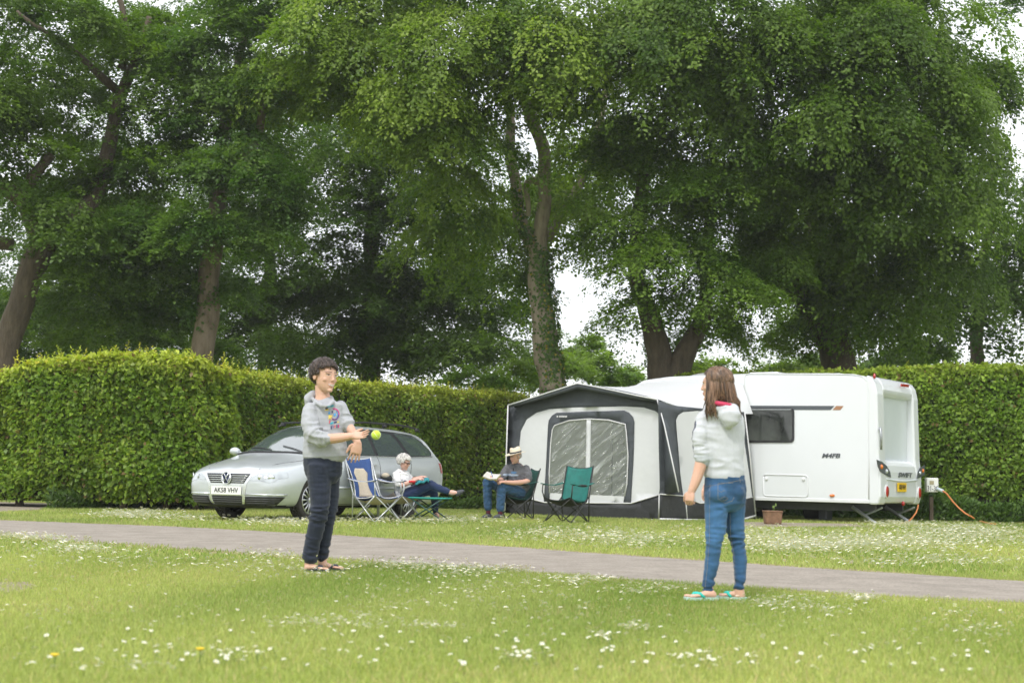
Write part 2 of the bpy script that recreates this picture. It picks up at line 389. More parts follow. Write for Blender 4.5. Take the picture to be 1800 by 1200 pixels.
for c in [(1560, 958, 240, 20, 620), (1420, 965, 110, 14, 240), (1700, 938, 130, 14, 330), (1640, 995, 170, 10, 110), (1580, 925, 70, 5, 120), (1330, 945, 110, 18, 170), (1100, 955, 110, 18, 170),
          (980, 945, 120, 14, 120), (760, 918, 150, 8, 150), (500, 922, 110, 7, 130), (235, 908, 70, 7, 170), (330, 915, 60, 5, 50), (60, 952, 70, 10, 90), (130, 975, 60, 10, 70), (180, 985, 150, 20, 60),
          (720, 1000, 110, 9, 110), (820, 1010, 100, 14, 120), (900, 1003, 60, 6, 40), (1020, 1028, 70, 9, 70), (1140, 1045, 70, 10, 50), (480, 985, 60, 18, 50), (420, 1005, 120, 14, 50), (560, 1015, 80, 10, 30),
          (1380, 1068, 90, 14, 70), (1520, 1062, 40, 6, 40), (1440, 1085, 70, 10, 26), (840, 1040, 160, 16, 40), (690, 1075, 90, 8, 18), (760, 1115, 60, 5, 22), (640, 1108, 70, 14, 30), (540, 1108, 70, 12, 34), (1120, 1115, 30, 7, 18),
          (1060, 1133, 25, 4, 10), (1720, 1120, 60, 20, 26), (1700, 1090, 80, 12, 16), (400, 1165, 120, 10, 14), (240, 1190, 40, 8, 8), (1250, 1170, 90, 14, 14), (1540, 1150, 30, 4, 4), (920, 1170, 60, 10, 10), (860, 1060, 200, 20, 30), (1000, 1080, 90, 14, 10)]:
    cluster(*c[:4], int(c[4] * (3.6 if c[1] < 1000 else 2.6)))
for _ in range(700): spots.append((random.uniform(0, 1800), random.uniform(985, 1198)))
pts = []
for px, py in spots:
    if py < 898 or py > 1215: continue
    q = G(px, py); pts.append(q)
xs = np.array([p.x for p in pts]); ys = np.array([p.y for p in pts]); bad = in_poly(xs, ys, PATH) | in_poly(xs, ys, PAD)
pts = [p for p, k in zip(pts, bad) if not k]; pts.sort(key=lambda p: p.y)
dm = daisy_mesh(); rest = MB(); made = 0; proto = None
for i, p in enumerate(pts):
    r = random.uniform(.0068, .0100) * (1.0 if p.y < 7 else min(2.4, 1 + (p.y - 7) * .12)); tilt = (random.uniform(-.6, .5), random.uniform(-.5, .5), random.uniform(0, 6.28)); hz = random.uniform(.034, .055) if p.y < 11 else random.uniform(.046, .075)
    if made < 300 and abs(p.x) < .37 * p.y and p.y > 5.0:
        if proto is None:
            d2 = daisy_mesh(); d2.tube([(0, 0, 0), (.3, .1, -3), (.2, 0, -5.5)], .09, 4, 2); me = d2.mesh('daisy'); [me.materials.append(m) for m in (M_petal, M_yel, M_stem)]
            o = proto = bpy.data.objects.new('daisy', me)
        else: o = proto.copy()
        COL.objects.link(o); o.location = (p.x, p.y, hz); o.rotation_euler = tilt; o.scale = (r, r, r)
        tag(o, 'small white daisy with a yellow centre in the grass', 'daisy', 'daisies scattered over the lawn'); made += 1
    else:
        Mx = Matrix.Translation((p.x, p.y, hz)) @ Matrix.Rotation(tilt[0] - .3, 4, 'X') @ Matrix.Rotation(tilt[1], 4, 'Y') @ Matrix.Scale(r, 4)
        k = len(rest.v); rest.v += [tuple(Mx @ V(v)) for v in dm.v]; rest.f += [tuple(j + k for j in f) for f in dm.f]; rest.m += dm.m
me = bpy.data.meshes.new('daisies'); me.from_pydata(rest.v, [], rest.f); me.polygons.foreach_set('material_index', rest.m)
tag(link_mesh('daisies', me, [M_petal, M_yel]), 'drifts of white daisies in the lawn', None, kind='stuff')
for px, py, lab in ((95, 1178, 'yellow dandelion head in the grass near the bottom left corner of the photo'), (351, 1166, 'yellow dandelion head beside a daisy, the right one of two in the front grass')):
    q = G(px, py); mb = MB(); c = q + V((0, 0, .05))
    for k in range(26):
        a = k * 2.4; rr = .016 * math.sqrt(k / 26); mb.tube([c, c + V((math.cos(a) * rr, math.sin(a) * rr, .010 - rr * .2))], .0028, 4)
    mb.tube([q, c], .002, 5, 1); tag(mb.obj('dandelion', [M_yel, M_stem], org=q), lab, 'dandelion', 'dandelions in the lawn')

# ------------------------------------------------------------------ thin scattering volume, added to lift the dark tones
hz_ = MB(); hz_.box((0, 420, 11.5), (1900, 1000, 25)); hm_ = bpy.data.materials.new('added_haze'); hm_.use_nodes = True; nt = hm_.node_tree; nt.nodes.remove(nt.nodes['Principled BSDF'])
pv = nt.nodes.new('ShaderNodeVolumePrincipled'); pv.inputs['Color'].default_value = (.93, .95, .93, 1); pv.inputs['Density'].default_value = ADDED_HAZE; pv.inputs['Anisotropy'].default_value = .2
nt.links.new(pv.outputs[0], nt.nodes['Material Output'].inputs['Volume'])
tag(hz_.obj('added_haze', hm_), 'thin pale volume added to lift the dark tones of the scene', None, kind='stuff')
# ------------------------------------------------------------------ hedges
M_leaf = leaf_mat('hedge_leaf', .35, .45); M_leafdark = leaf_mat('tree_leaf', .44, .5, (1.25, 1.45, .5))
M_core = mat('hedge_twigs', (.035, .032, .016), .95, var=.3, scale=6)
M_bark = mat('bark', (.19, .15, .105), .95, col2=(.36, .31, .23), scale=5, bump=1.0, bscale=14, bdist=.04, stretch=(1.6, 1.6, .45))
M_barkm = mat('brown_bark', (.13, .10, .065), .95, col2=(.23, .185, .13), scale=5, bump=1.0, bscale=14, bdist=.04, stretch=(1.6, 1.6, .45))
M_barkd = mat('dark_bark', (.055, .042, .027), .95, col2=(.115, .09, .06), scale=5, bump=1.0, bscale=14, bdist=.04, stretch=(1.6, 1.6, .45))
def XY(px, Y, py=840): p = P(px, py, Y); return V((p.x, p.y, 0))
def hedge(label, base, H, thick, n_face, n_top, leaf, base_col, top_col, zlo=.08, ends=(0, 0), seed=1, shoots=0, stems=0, group='clipped hedges round the pitch', ragged=.07):
    """base: front foot line; H: heights; the body lies behind the line"""
    r = np.random.default_rng(seed); base = [V(b) for b in base]; d = [0]
    for i in range(len(base) - 1): d.append(d[-1] + (base[i + 1] - base[i]).length)
    d = np.array(d); bx = np.array([b.x for b in base]); by = np.array([b.y for b in base]); H = np.array(H, float); T = d[-1]
    def line(s):
        x = np.interp(s, d, bx); y = np.interp(s, d, by); e = .3
        tx = np.interp(s + e, d, bx) - np.interp(s - e, d, bx); ty = np.interp(s + e, d, by) - np.interp(s - e, d, by); l = np.hypot(tx, ty) + 1e-9
        return x, y, ty / l, -tx / l      # outward normal towards the camera
    def bulge(s, z): return fbm(s, z, 1.5, seed + 3) * .26 + fbm(s, z, 4.0, seed + 4) * .13
    C = []; Dn = []; Nn = []; Cl = []; Ls = []
    def put(x, y, z, nx, ny, nz, tcol, sz=1.0):
        n = len(x); jitter = r.normal(0, .65, (n, 3)); nr = np.stack([nx, ny, nz], 1) + jitter
        ax = np.stack([nx * .5, ny * .5, np.full(n, -.35)], 1) + r.normal(0, .6, (n, 3)); C.append(np.stack([x, y, z], 1)); Dn.append(ax); Nn.append(nr)
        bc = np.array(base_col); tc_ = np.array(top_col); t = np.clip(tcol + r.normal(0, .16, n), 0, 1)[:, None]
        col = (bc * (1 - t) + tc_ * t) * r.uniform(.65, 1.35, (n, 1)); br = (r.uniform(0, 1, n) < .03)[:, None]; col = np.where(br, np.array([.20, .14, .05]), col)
        Cl.append(col); Ls.append(np.full(n, leaf) * r.uniform(.6, 1.25, n) * sz)
    rnd = .45
    # front
    s = r.uniform(0, T, n_face); h = np.interp(s, d, H); q = r.uniform(0, 1, n_face); z = zlo + (h - zlo) * q
    low = np.where(z < .35, r.uniform(0, 1, n_face) < .55, True); s, h, z = s[low], h[low], z[low]
    x, y, nx, ny = line(s); over = np.clip((z - (h - rnd)) / rnd, 0, 1); inset = rnd * (1 - np.sqrt(np.clip(1 - over ** 2, 0, 1))) * .8
    foot = np.clip((.5 - z) / .5, 0, 1) * .18
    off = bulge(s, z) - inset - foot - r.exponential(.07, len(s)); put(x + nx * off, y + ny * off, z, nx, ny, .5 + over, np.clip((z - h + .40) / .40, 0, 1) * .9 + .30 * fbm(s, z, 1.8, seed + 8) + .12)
    # top
    s = r.uniform(0, T, n_top); h = np.interp(s, d, H); k = r.uniform(0, thick, n_top); x, y, nx, ny = line(s)
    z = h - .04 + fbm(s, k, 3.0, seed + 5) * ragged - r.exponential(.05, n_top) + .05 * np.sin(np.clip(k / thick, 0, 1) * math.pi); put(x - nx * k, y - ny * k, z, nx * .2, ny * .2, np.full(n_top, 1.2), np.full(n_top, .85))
    # ends
    for e, on in ((0, ends[0]), (1, ends[1])):
        if not on: continue
        n = int(n_face * 1.1 * thick / T); s = np.full(n, T * e); h = np.interp(s, d, H); x, y, nx, ny = line(s); k = r.uniform(0, thick, n); z = zlo + (h - zlo) * r.uniform(0, 1, n); sg = 1 if e else -1
        tx, ty = -ny * sg, nx * sg; tx, ty = (tx, ty)
        dirx = -(np.interp(T * e - .3 * sg, d, bx) - x); diry = -(np.interp(T * e - .3 * sg, d, by) - y); l = np.hypot(dirx, diry); dirx /= l; diry /= l
        over = np.clip((z - (h - rnd)) / rnd, 0, 1); edge = np.abs(k / thick - .5) * 2
        off = bulge(k + 20, z) - rnd * over ** 2 * .6 - r.exponential(.08, n) + .45 * (1 - edge ** 2); put(x - nx * k + dirx * off, y - ny * k + diry * off, z, dirx, diry, .5 + over, np.clip((z - h + .5) / .5, 0, 1))
    # soft new shoots standing above the clipped top
    for _ in range(shoots):
        s0 = r.uniform(0, T); hh = float(np.interp(s0, d, H)); x, y, nx, ny = line(np.array([s0])); k = r.uniform(0, thick); L = min(r.exponential(.085) + .04, .30); n = int(5 + L * 40); t = np.linspace(0, 1, n); le = r.normal(0, .12, 2)
        C.append(np.stack([x[0] - nx[0] * k + le[0] * t * L * 2, y[0] - ny[0] * k + le[1] * t * L * 2, hh - .08 + t * L], 1)); a = r.uniform(0, 6.28, n)
        Dn.append(np.stack([np.cos(a), np.sin(a), np.full(n, .5)], 1)); Nn.append(np.stack([r.normal(0, .4, n), r.normal(-.3, .4, n), np.full(n, 1.)], 1))
        cc = np.array(top_col) * r.uniform(.8, 1.25); cc = cc * np.array([1.15, .95, 1]) if r.uniform() < .4 else cc; Cl.append(np.tile(cc, (n, 1)) * r.uniform(.8, 1.2, (n, 1))); Ls.append(leaf * .75 * r.uniform(.6, 1.1, n) * (1.1 - .5 * t))
    C = np.concatenate(C); Dn = np.concatenate(Dn); Nn = np.concatenate(Nn); Cl = np.concatenate(Cl); Ls = np.concatenate(Ls)
    m = C[:, 2] > .02; C, Dn, Nn, Cl, Ls = C[m], Dn[m], Nn[m], Cl[m], Ls[m]
    mid = base[len(base) // 2]; root = thing('hedge', label, 'hedge', (mid.x, mid.y, 0), group)
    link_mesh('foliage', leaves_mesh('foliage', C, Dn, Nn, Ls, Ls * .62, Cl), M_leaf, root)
    # dark woody inside
    ns = max(6, int(T / .35)); rows = []
    for i in range(ns + 1):
        s0 = T * i / ns; x, y, nx, ny = line(np.array([s0])); h = float(np.interp(s0, d, H)); q = []
        for k, z in ((.30, .12), (.22, .6), (.18, h * .55), (.24, h - .45), (.5, h - .16), (thick - .4, h - .16), (thick - .2, h - .5), (thick - .2, .12)):
            o_ = k - float(bulge(np.array([s0]), np.array([z]))[0]) if k < thick / 2 else k
            q.append((x[0] - nx[0] * o_, y[0] - ny[0] * o_, z))
        rows.append(q)
    MB().rings(rows, True).obj('twigs', M_core, root)
    if stems:
        for i in range(stems):
            mb = MB()
            s0 = T * (i + .5) / stems + r.uniform(-.2, .2); x, y, nx, ny = line(np.array([s0])); k = r.uniform(.25, .5); c = V((x[0] - nx[0] * k, y[0] - ny[0] * k, 0))
            mb.tube([c - V((0, 0, .05)), c + V((r.uniform(-.06, .06), 0, .25)), c + V((r.uniform(-.12, .12), 0, .6))], [.085, .065, .06], 7)
            mb.obj('stem', M_barkd, root, smooth=True)
    return root
g1 = 2.78
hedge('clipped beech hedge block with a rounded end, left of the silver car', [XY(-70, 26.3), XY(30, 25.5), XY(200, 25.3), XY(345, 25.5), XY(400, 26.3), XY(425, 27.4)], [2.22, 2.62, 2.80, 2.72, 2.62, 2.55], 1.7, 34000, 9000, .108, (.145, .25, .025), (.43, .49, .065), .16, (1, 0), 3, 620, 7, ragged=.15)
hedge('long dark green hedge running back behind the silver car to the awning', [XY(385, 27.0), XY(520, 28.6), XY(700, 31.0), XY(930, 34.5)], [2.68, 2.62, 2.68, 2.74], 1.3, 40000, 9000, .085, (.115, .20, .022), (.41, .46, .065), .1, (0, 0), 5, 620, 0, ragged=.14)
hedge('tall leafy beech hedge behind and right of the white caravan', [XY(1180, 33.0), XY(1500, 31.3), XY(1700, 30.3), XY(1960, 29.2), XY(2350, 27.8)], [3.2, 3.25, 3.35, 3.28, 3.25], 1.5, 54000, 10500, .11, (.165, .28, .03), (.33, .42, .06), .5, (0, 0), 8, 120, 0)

def mass(name, label, px0, px1, Y0, Y1, h0, h1, n, leaf, cols, seed, depth=.8):
    r = np.random.default_rng(seed); t = r.uniform(0, 1, n); a, b = XY(px0, Y0), XY(px1, Y1); x = a.x + (b.x - a.x) * t; y = a.y + (b.y - a.y) * t - r.uniform(-.1, depth, n)
    h = h0 + (h1 - h0) * (0.5 + fbm(t * 12, y, 1.2, seed)); z = r.uniform(0, 1, n) ** 1.1 * np.maximum(h, .05)
    c = np.array(cols[0]) + (np.array(cols[1]) - np.array(cols[0])) * r.uniform(0, 1, (n, 1))
    me = leaves_mesh(name, np.stack([x, y, z], 1), np.stack([r.normal(0, .6, n), r.normal(-.3, .5, n), r.uniform(.2, 1, n)], 1), np.stack([r.normal(0, .6, n), np.full(n, -.6), r.uniform(0, 1, n)], 1), leaf * r.uniform(.6, 1.4, n), leaf * .35 * r.uniform(.6, 1.2, n), c)
    tag(link_mesh(name, me, M_leaf), label, None, kind='stuff')
mass('undergrowth', 'nettles and long grass along the foot of the tall hedge', 1280, 2350, 31.2, 27.9, .12, .70, 17000, .13, ((.06, .13, .02), (.12, .21, .035)), 21, .45)
mass('undergrowth', 'long grass along the foot of the hedge behind the car', 100, 930, 25.6, 33.5, .08, .40, 9000, .13, ((.05, .10, .02), (.10, .17, .03)), 22, .6)

# ------------------------------------------------------------------ trees
def limb(mb, pts, seed, n=10, wob=.05):
    """pts: (px, py, Y, radius px at that depth) -> smooth tapered limb"""
    p = [P(*q[:3]) for q in pts]; r = [q[3] * q[2] / FPX for q in pts]; out = []; rr = []
    k = len(p); steps = 5
    for i in range(k - 1):
        p0, p1, p2, p3 = p[max(i - 1, 0)], p[i], p[i + 1], p[min(i + 2, k - 1)]
        for j in range(steps):
            t = j / steps; q = .5 * ((2 * p1) + (p2 - p0) * t + (2 * p0 - 5 * p1 + 4 * p2 - p3) * t * t + (3 * p1 - p0 - 3 * p2 + p3) * t ** 3)
            rad = r[i] + (r[i + 1] - r[i]) * t; q = q + noise.noise_vector(q * .9 + V((seed, 0, 0))) * wob * 2; out.append(q); rr.append(rad * (1 + .12 * noise.noise(q * 2.5)))
    out.append(p[-1]); rr.append(r[-1]); rings = []; up = V((0, -1, 0))
    for i, c in enumerate(out):
        t = (out[min(i + 1, len(out) - 1)] - out[max(i - 1, 0)]).normalized(); a = up - t * up.dot(t)
        if a.length < .1: a = V((1, 0, 0)) - t * t.x
        a.normalize(); b = t.cross(a); ring = []
        for kk in range(n):
            an = 2 * math.pi * kk / n; dv = a * math.cos(an) + b * math.sin(an); q = c + dv * rr[i]
            ring.append(q + dv * rr[i] * .18 * noise.noise(V((dv.x * 2, dv.y * 2, q.z * .8)) + V((seed, seed, 0))))
        rings.append(ring)
    mb.rings(rings, True)
def sprays(blobs, dens, leaf, cols, droop, seed, spray=.9, per=26, shade=.88):
    """umbrella shaped leaf clumps filling ellipsoid blobs (px, py, Y, rx_px, ry_px, depth_m[, density])"""
    r = np.random.default_rng(seed); C = []; D = []; Nn = []; Cl = []; L = []
    for b in blobs:
        c = np.array(P(b[0], b[1], b[2])); sc = b[2] / FPX; R = np.array([b[3] * sc, b[5], b[4] * sc]); k = b[6] if len(b) > 6 else 1.0
        vol = R[0] * R[1] * R[2]; ns = max(10, int(dens * k * vol ** .72)); nc = max(2, ns // 36)
        u = norm(r.normal(0, 1, (nc, 3))); cc = c + u * (r.uniform(0, 1, (nc, 1)) ** .4) * R * .92; cr = r.uniform(.5, 1.2, nc) * spray; ctone = r.normal(.5, .32, nc); cdroop = np.clip(droop + r.normal(0, .12, nc), 0, .95)
        out = norm((cc - c) * np.array([1, 1, 0]) + r.normal(0, .12, (nc, 3)) * np.array([1, 1, 0])); ci = r.integers(0, nc, ns)
        hd = norm(r.normal(0, .75, (ns, 3)) * np.array([1, 1, 0]) + out[ci] * .75 + np.array([0, -.25, 0])); rad = r.uniform(0, 1, (ns, 1)) ** .7
        o = cc[ci] + hd * (cr[ci][:, None] * rad) + np.array([0, 0, 1.]) * (cr[ci][:, None] * (.30 - .55 * rad ** 2)) + r.normal(0, .09, (ns, 3))
        dr = np.clip(cdroop[ci][:, None] * (.35 + .65 * rad) + r.normal(0, .10, (ns, 1)), 0, .97); dirs = norm(hd * (1 - dr) + np.array([0, 0, -1.]) * dr)
        up = norm(np.array([0, 0, 1.]) * (1 - dr * .6) + hd * (.25 + dr) + r.normal(0, .22, (ns, 3))); up = norm(up - dirs * (up * dirs).sum(1, keepdims=True))
        side = np.cross(dirs, up); ln = spray * r.uniform(.4, 1.0, ns)
        tone = np.clip(ctone[ci] + r.normal(0, .14, ns), 0, 1); ccol = (np.array(cols[0]) + (np.array(cols[1]) - np.array(cols[0])) * tone[:, None]) * shade
        t = r.uniform(.02, 1, (ns, per)); wv = (r.uniform(-1, 1, (ns, per))) * (.30 * (1 - t * .75)) * ln[:, None]
        p = o[:, None] + dirs[:, None] * (t * ln[:, None])[..., None] + side[:, None] * wv[..., None] + np.array([0, 0, -1.]) * (.22 * t ** 2 * ln[:, None])[..., None] + r.normal(0, .035, (ns, per, 3))
        ax = dirs[:, None] * .8 + side[:, None] * (np.sign(wv) * .8)[..., None] + r.normal(0, .3, (ns, per, 3)); nm = up[:, None] + r.normal(0, .30, (ns, per, 3))
        C.append(p.reshape(-1, 3)); D.append(ax.reshape(-1, 3)); Nn.append(nm.reshape(-1, 3)); L.append((leaf * r.uniform(.65, 1.25, (ns, per))).ravel())
        Cl.append((ccol[:, None] * r.uniform(.8, 1.2, (ns, per, 1))).reshape(-1, 3))
    C = np.concatenate(C); L = np.concatenate(L); return leaves_mesh('crown', C, np.concatenate(D), np.concatenate(Nn), L, L * .66, np.concatenate(Cl))
NLEAF = 0
def tree(name, label, limbs, blobs, dens, leaf, cols, droop, seed, bark=None, spray=.9, per=26, cat='tree', group='tall trees behind the hedges', shade=.88):
    global NLEAF
    base = P(*limbs[0][0][:3]) if limbs else P(*blobs[0][:3]); root = thing(name, label, cat, (base.x, base.y, 0), group)
    if limbs:
        mb = MB()
        foot = limbs[0][0]; f = P(*foot[:3]); rr = foot[3] * foot[2] / FPX
        mb.tube([(f.x, f.y, -.1), (f.x, f.y, .3), (f.x, f.y, f.z + .05)], [rr * 1.5, rr * 1.15, rr], 10)
        for i, l in enumerate(limbs): limb(mb, l, seed + i * 3.7)
        mb.obj('trunk', bark or M_barkd, root, smooth=True)
    me = sprays(blobs, dens, leaf, cols, droop, seed, spray, per, shade); NLEAF += len(me.polygons); link_mesh('crown', me, M_leafdark, root); return root
GREEN = ((.06, .12, .012), (.15, .235, .03)); LIGHT = ((.095, .175, .018), (.28, .38, .055)); DARK = ((.06, .12, .016), (.14, .22, .035))
tree('oak_tree', 'leaning oak with forking dark limbs at the far left of the photo',
     [[(8, 660, 33, 25), (25, 560, 33, 24), (68, 440, 33, 22), (90, 405, 33, 22)], [(80, 425, 33, 24), (40, 350, 33, 15), (-40, 320, 32.5, 12), (-120, 300, 32, 9)], [(88, 405, 33, 25), (150, 370, 33.5, 17), (190, 270, 34, 13), (212, 170, 34, 12), (238, 105, 34, 8), (262, 30, 34, 5)],
      [(205, 160, 34, 8), (160, 120, 33.5, 6), (90, 60, 33, 4.5), (30, 20, 33, 3)], [(70, 385, 33, 13), (50, 330, 33, 10), (90, 270, 33, 8)], [(20, 430, 33, 13), (-60, 420, 32.5, 11), (-140, 425, 32, 8)], [(215, 120, 34, 8), (222, 60, 34, 6), (205, -20, 34, 5)]],
     [(10, 290, 32, 110, 60, 1.4), (-30, 180, 32, 120, 80, 1.5), (190, 470, 34.5, 80, 60, 1.4, .8), (150, 420, 33, 110, 80, 1.5), (60, 40, 32, 150, 60, 1.5, .9), (60, 180, 35, 120, 60, 1.6, .7), (140, 340, 36, 120, 60, 1.6, .8), (130, 20, 36, 130, 50, 1.6, 1.0), (60, 110, 36, 110, 50, 1.5, .9), (250, 90, 37, 90, 60, 1.5, .9), (330, 20, 37, 100, 50, 1.5, .7), (30, 240, 37, 80, 50, 1.5, .7), (250, 300, 34, 110, 80, 1.5), (190, 560, 35, 90, 70, 1.6, .9), (300, 60, 34, 100, 70, 1.4, .6), (150, 220, 34, 90, 60, 1.2, .35), (30, 560, 37, 120, 70, 1.2, .7), (290, 180, 34, 80, 70, 1.4, .7)],
     240, .098, GREEN, .35, 31, per=30)
tree('maple_tree', 'leafy tree with a bare brown trunk above the hedge block, second from the left',
     [[(352, 650, 34, 21), (362, 560, 34, 20), (372, 450, 34, 17), (385, 330, 34, 15), (400, 200, 34.5, 10), (430, 60, 35, 6)], [(385, 320, 34, 11), (450, 240, 33.5, 8), (470, 150, 34, 5)]],
     [(440, 310, 32.8, 100, 50, 1.4, 1.1), (390, 240, 33, 90, 40, 1.3, 1.0), (400, 390, 33, 120, 45, 1.3, .9), (330, 420, 34, 110, 60, 1.5), (480, 170, 34, 130, 80, 1.7), (370, 110, 34.5, 130, 70, 1.6), (500, 40, 34, 130, 80, 1.8), (280, 520, 35, 100, 70, 1.5, .7), (480, 380, 33.4, 60, 35, 1.2, .8), (430, 500, 36, 110, 70, 1.4, .4)],
     250, .095, ((.07, .145, .025), (.17, .27, .055)), .38, 37, M_barkm, per=30)
tree('broadleaf_tree', 'dark shaded tree standing furthest back above the silver car',
     [[(652, 660, 47, 17), (650, 540, 47, 16), (655, 400, 47, 13), (660, 250, 47, 9), (650, 100, 47, 6)], [(655, 560, 47, 9), (720, 440, 46, 7), (760, 320, 46, 5)]],
     [(600, 260, 44, 170, 80, 2.4), (660, 340, 43, 150, 60, 2.2), (560, 400, 45, 150, 80, 2.4), (700, 460, 45, 150, 70, 2.2, .6), (780, 400, 46, 130, 90, 2.2, .7), (620, 520, 46, 160, 60, 2.2, .9), (760, 560, 45, 170, 60, 2.2, .8), (560, 610, 46, 200, 50, 2, 1.1), (840, 610, 45, 110, 45, 1.8, 1.0), (860, 500, 46, 80, 80, 2, .9), (700, 540, 48, 200, 80, 2.4, 1.1), (560, 520, 48, 150, 90, 2.4, 1.1), (700, 620, 47, 220, 40, 2.0, 1.2), (800, 470, 47, 110, 80, 2, .9), (740, 250, 45, 130, 80, 2.2)],
     120, .12, DARK, .3, 41, spray=1.2, per=24)
tree('broadleaf_tree', 'dark tree with a thin straight trunk behind the boy, deep in shade',
     [[(462, 660, 50, 13), (468, 560, 50, 12), (478, 420, 50, 10), (480, 250, 50, 7)]],
     [(470, 470, 48, 120, 80, 2.2), (330, 560, 50, 160, 70, 2.4), (180, 590, 48, 150, 70, 2.2), (250, 480, 49, 140, 80, 2.2), (60, 600, 50, 140, 70, 2.2), (420, 590, 50, 130, 60, 2, 1.2), (60, 500, 50, 140, 90, 2.4, 1.2), (-20, 580, 48, 140, 80, 2.2, 1.2), (20, 380, 52, 120, 90, 2.4, .8), (200, 400, 50, 180, 90, 2.4, 1.0), (350, 330, 50, 200, 120, 2.6), (500, 200, 50, 180, 130, 2.6), (250, 200, 52, 130, 100, 2.4, .4)],
     115, .12, DARK, .3, 43, spray=1.2, per=24)
tree('beech_tree', 'ivy clad beech with a pale forked trunk behind the awning, trailing light green sprays',
     [[(972, 690, 34.5, 24), (962, 610, 34.5, 23), (952, 520, 34.5, 20), (948, 440, 34.5, 17)], [(950, 445, 34.5, 13.5), (955, 350, 34.3, 12.5), (958, 270, 34.2, 12), (930, 205, 34, 12), (905, 130, 33.8, 10), (890, 30, 33.6, 7), (880, -60, 33.5, 5)],
      [(942, 440, 34.5, 14), (912, 385, 34.6, 12), (902, 300, 34.7, 10), (895, 200, 34.8, 8), (880, 120, 34.8, 6)], [(955, 320, 34.2, 7), (930, 325, 34, 6), (928, 380, 34, 4)], [(965, 420, 34.6, 8), (1015, 330, 35.2, 8), (1045, 240, 35.4, 7), (1070, 120, 35.5, 5)], [(930, 200, 34, 8), (970, 130, 34, 6), (985, 20, 34, 5)], [(890, 120, 33.8, 6), (760, 60, 32.5, 5), (690, 20, 32, 4)]],
     [(640, 60, 31.5, 120, 90, 1.6), (560, 130, 32.5, 90, 60, 1.4, .8), (700, 170, 31.5, 110, 70, 1.5, .9), (800, 80, 31.5, 110, 90, 1.5), (760, 200, 31.3, 70, 55, 1.1, .8), (850, 250, 32, 60, 70, 1.2, .5), (920, 70, 31.3, 90, 80, 1.4), (1000, 130, 31.6, 70, 90, 1.3), (1010, 40, 31.6, 110, 60, 1.5), (830, 380, 35.6, 90, 90, 1.4, .7), (880, 480, 36, 70, 60, 1.3, .5), (720, -60, 32, 260, 60, 2), (1020, 260, 33, 50, 60, 1, .6), (790, 300, 33, 70, 50, 1.2, .6), (1015, 330, 38, 50, 90, 1.4, .8), (1060, 240, 37, 50, 70, 1.4, .8), (900, 330, 38, 50, 80, 1.3, .6), (990, 380, 36, 40, 60, 1.2, .4)],
     270, .096, LIGHT, .70, 47, M_bark, spray=1.1, per=36)
tree('hornbeam_tree', 'twin stemmed tree rising behind the awning roof with bright low sprays',
     [[(1165, 690, 34, 27), (1155, 610, 34, 22), (1130, 530, 34, 17), (1118, 450, 34, 14), (1125, 360, 34, 13), (1140, 250, 34, 9)], [(1175, 680, 34, 28), (1212, 600, 34, 18), (1238, 540, 34, 14), (1245, 430, 34.5, 11), (1250, 300, 34.5, 9)]],
     [(1200, 470, 32.2, 90, 38, 1.1, 1.2), (1260, 515, 32.4, 75, 34, 1.0, 1.2), (1170, 530, 32.8, 60, 26, .9, .9), (1205, 560, 35.5, 80, 50, 1, .7), (1150, 440, 32.5, 80, 35, 1.1, 1), (1300, 440, 32.6, 80, 35, 1.1, 1), (1110, 370, 33, 80, 50, 1.3), (1230, 350, 32.6, 90, 50, 1.3, .9), (1320, 340, 33.2, 80, 60, 1.4), (1085, 430, 35, 50, 40, 1.2, .8), (1150, 270, 33.2, 100, 60, 1.4), (1290, 590, 36, 90, 40, 1.2, .45), (1100, 600, 36, 35, 40, 1.0, .45), (1400, 560, 37, 90, 50, 1.3, .3)],
     290, .088, ((.08, .155, .018), (.21, .32, .045)), .45, 53, M_barkd, spray=.95, per=32)
tree('beech_tree', 'huge dark beech above the caravan with cascading tiers of hanging foliage',
     [[(1480, 660, 37, 30), (1462, 600, 37, 28), (1432, 540, 37, 24), (1420, 470, 37, 20), (1440, 350, 37, 15), (1450, 200, 37, 10)], [(1425, 545, 37, 16), (1370, 495, 36.5, 11), (1330, 470, 36, 7)], [(1440, 540, 37, 14), (1480, 470, 37.5, 12), (1540, 400, 38, 8)], [(1420, 470, 37, 12), (1350, 380, 36, 9), (1280, 300, 35, 6)]],
     [(1130, 60, 31.3, 100, 80, 1.5), (1250, 60, 31, 110, 90, 1.5), (1180, 160, 31.6, 90, 60, 1.2), (1250, 210, 31.8, 70, 50, 1.1), (1360, 100, 30.8, 120, 90, 1.6), (1480, 60, 31, 120, 90, 1.6), (1420, 200, 31, 80, 70, 1.2), (1530, 170, 31, 110, 80, 1.5), (1600, 90, 31.5, 110, 90, 1.5), (1650, 220, 32, 90, 70, 1.4), (1560, 280, 32, 100, 60, 1.3), (1470, 320, 32.8, 90, 50, 1.2), (1640, 340, 33, 90, 55, 1.3), (1560, 380, 33.5, 80, 50, 1.2, .9),
      (1350, 300, 34.5, 100, 70, 1.5), (1420, 420, 35.5, 110, 80, 1.6), (1530, 450, 35.5, 100, 80, 1.5), (1480, 550, 38.5, 110, 60, 1.5, .6), (1600, 540, 36, 90, 70, 1.4, .7), (1350, 460, 36.5, 80, 60, 1.3, .6), (1640, 450, 35, 80, 70, 1.3, .8), (1400, -60, 31.5, 330, 60, 2.2), (1700, 140, 33, 60, 90, 1.3, .8)],
     265, .098, ((.065, .13, .014), (.19, .29, .04)), .70, 59, M_barkd, spray=1.15, per=36)
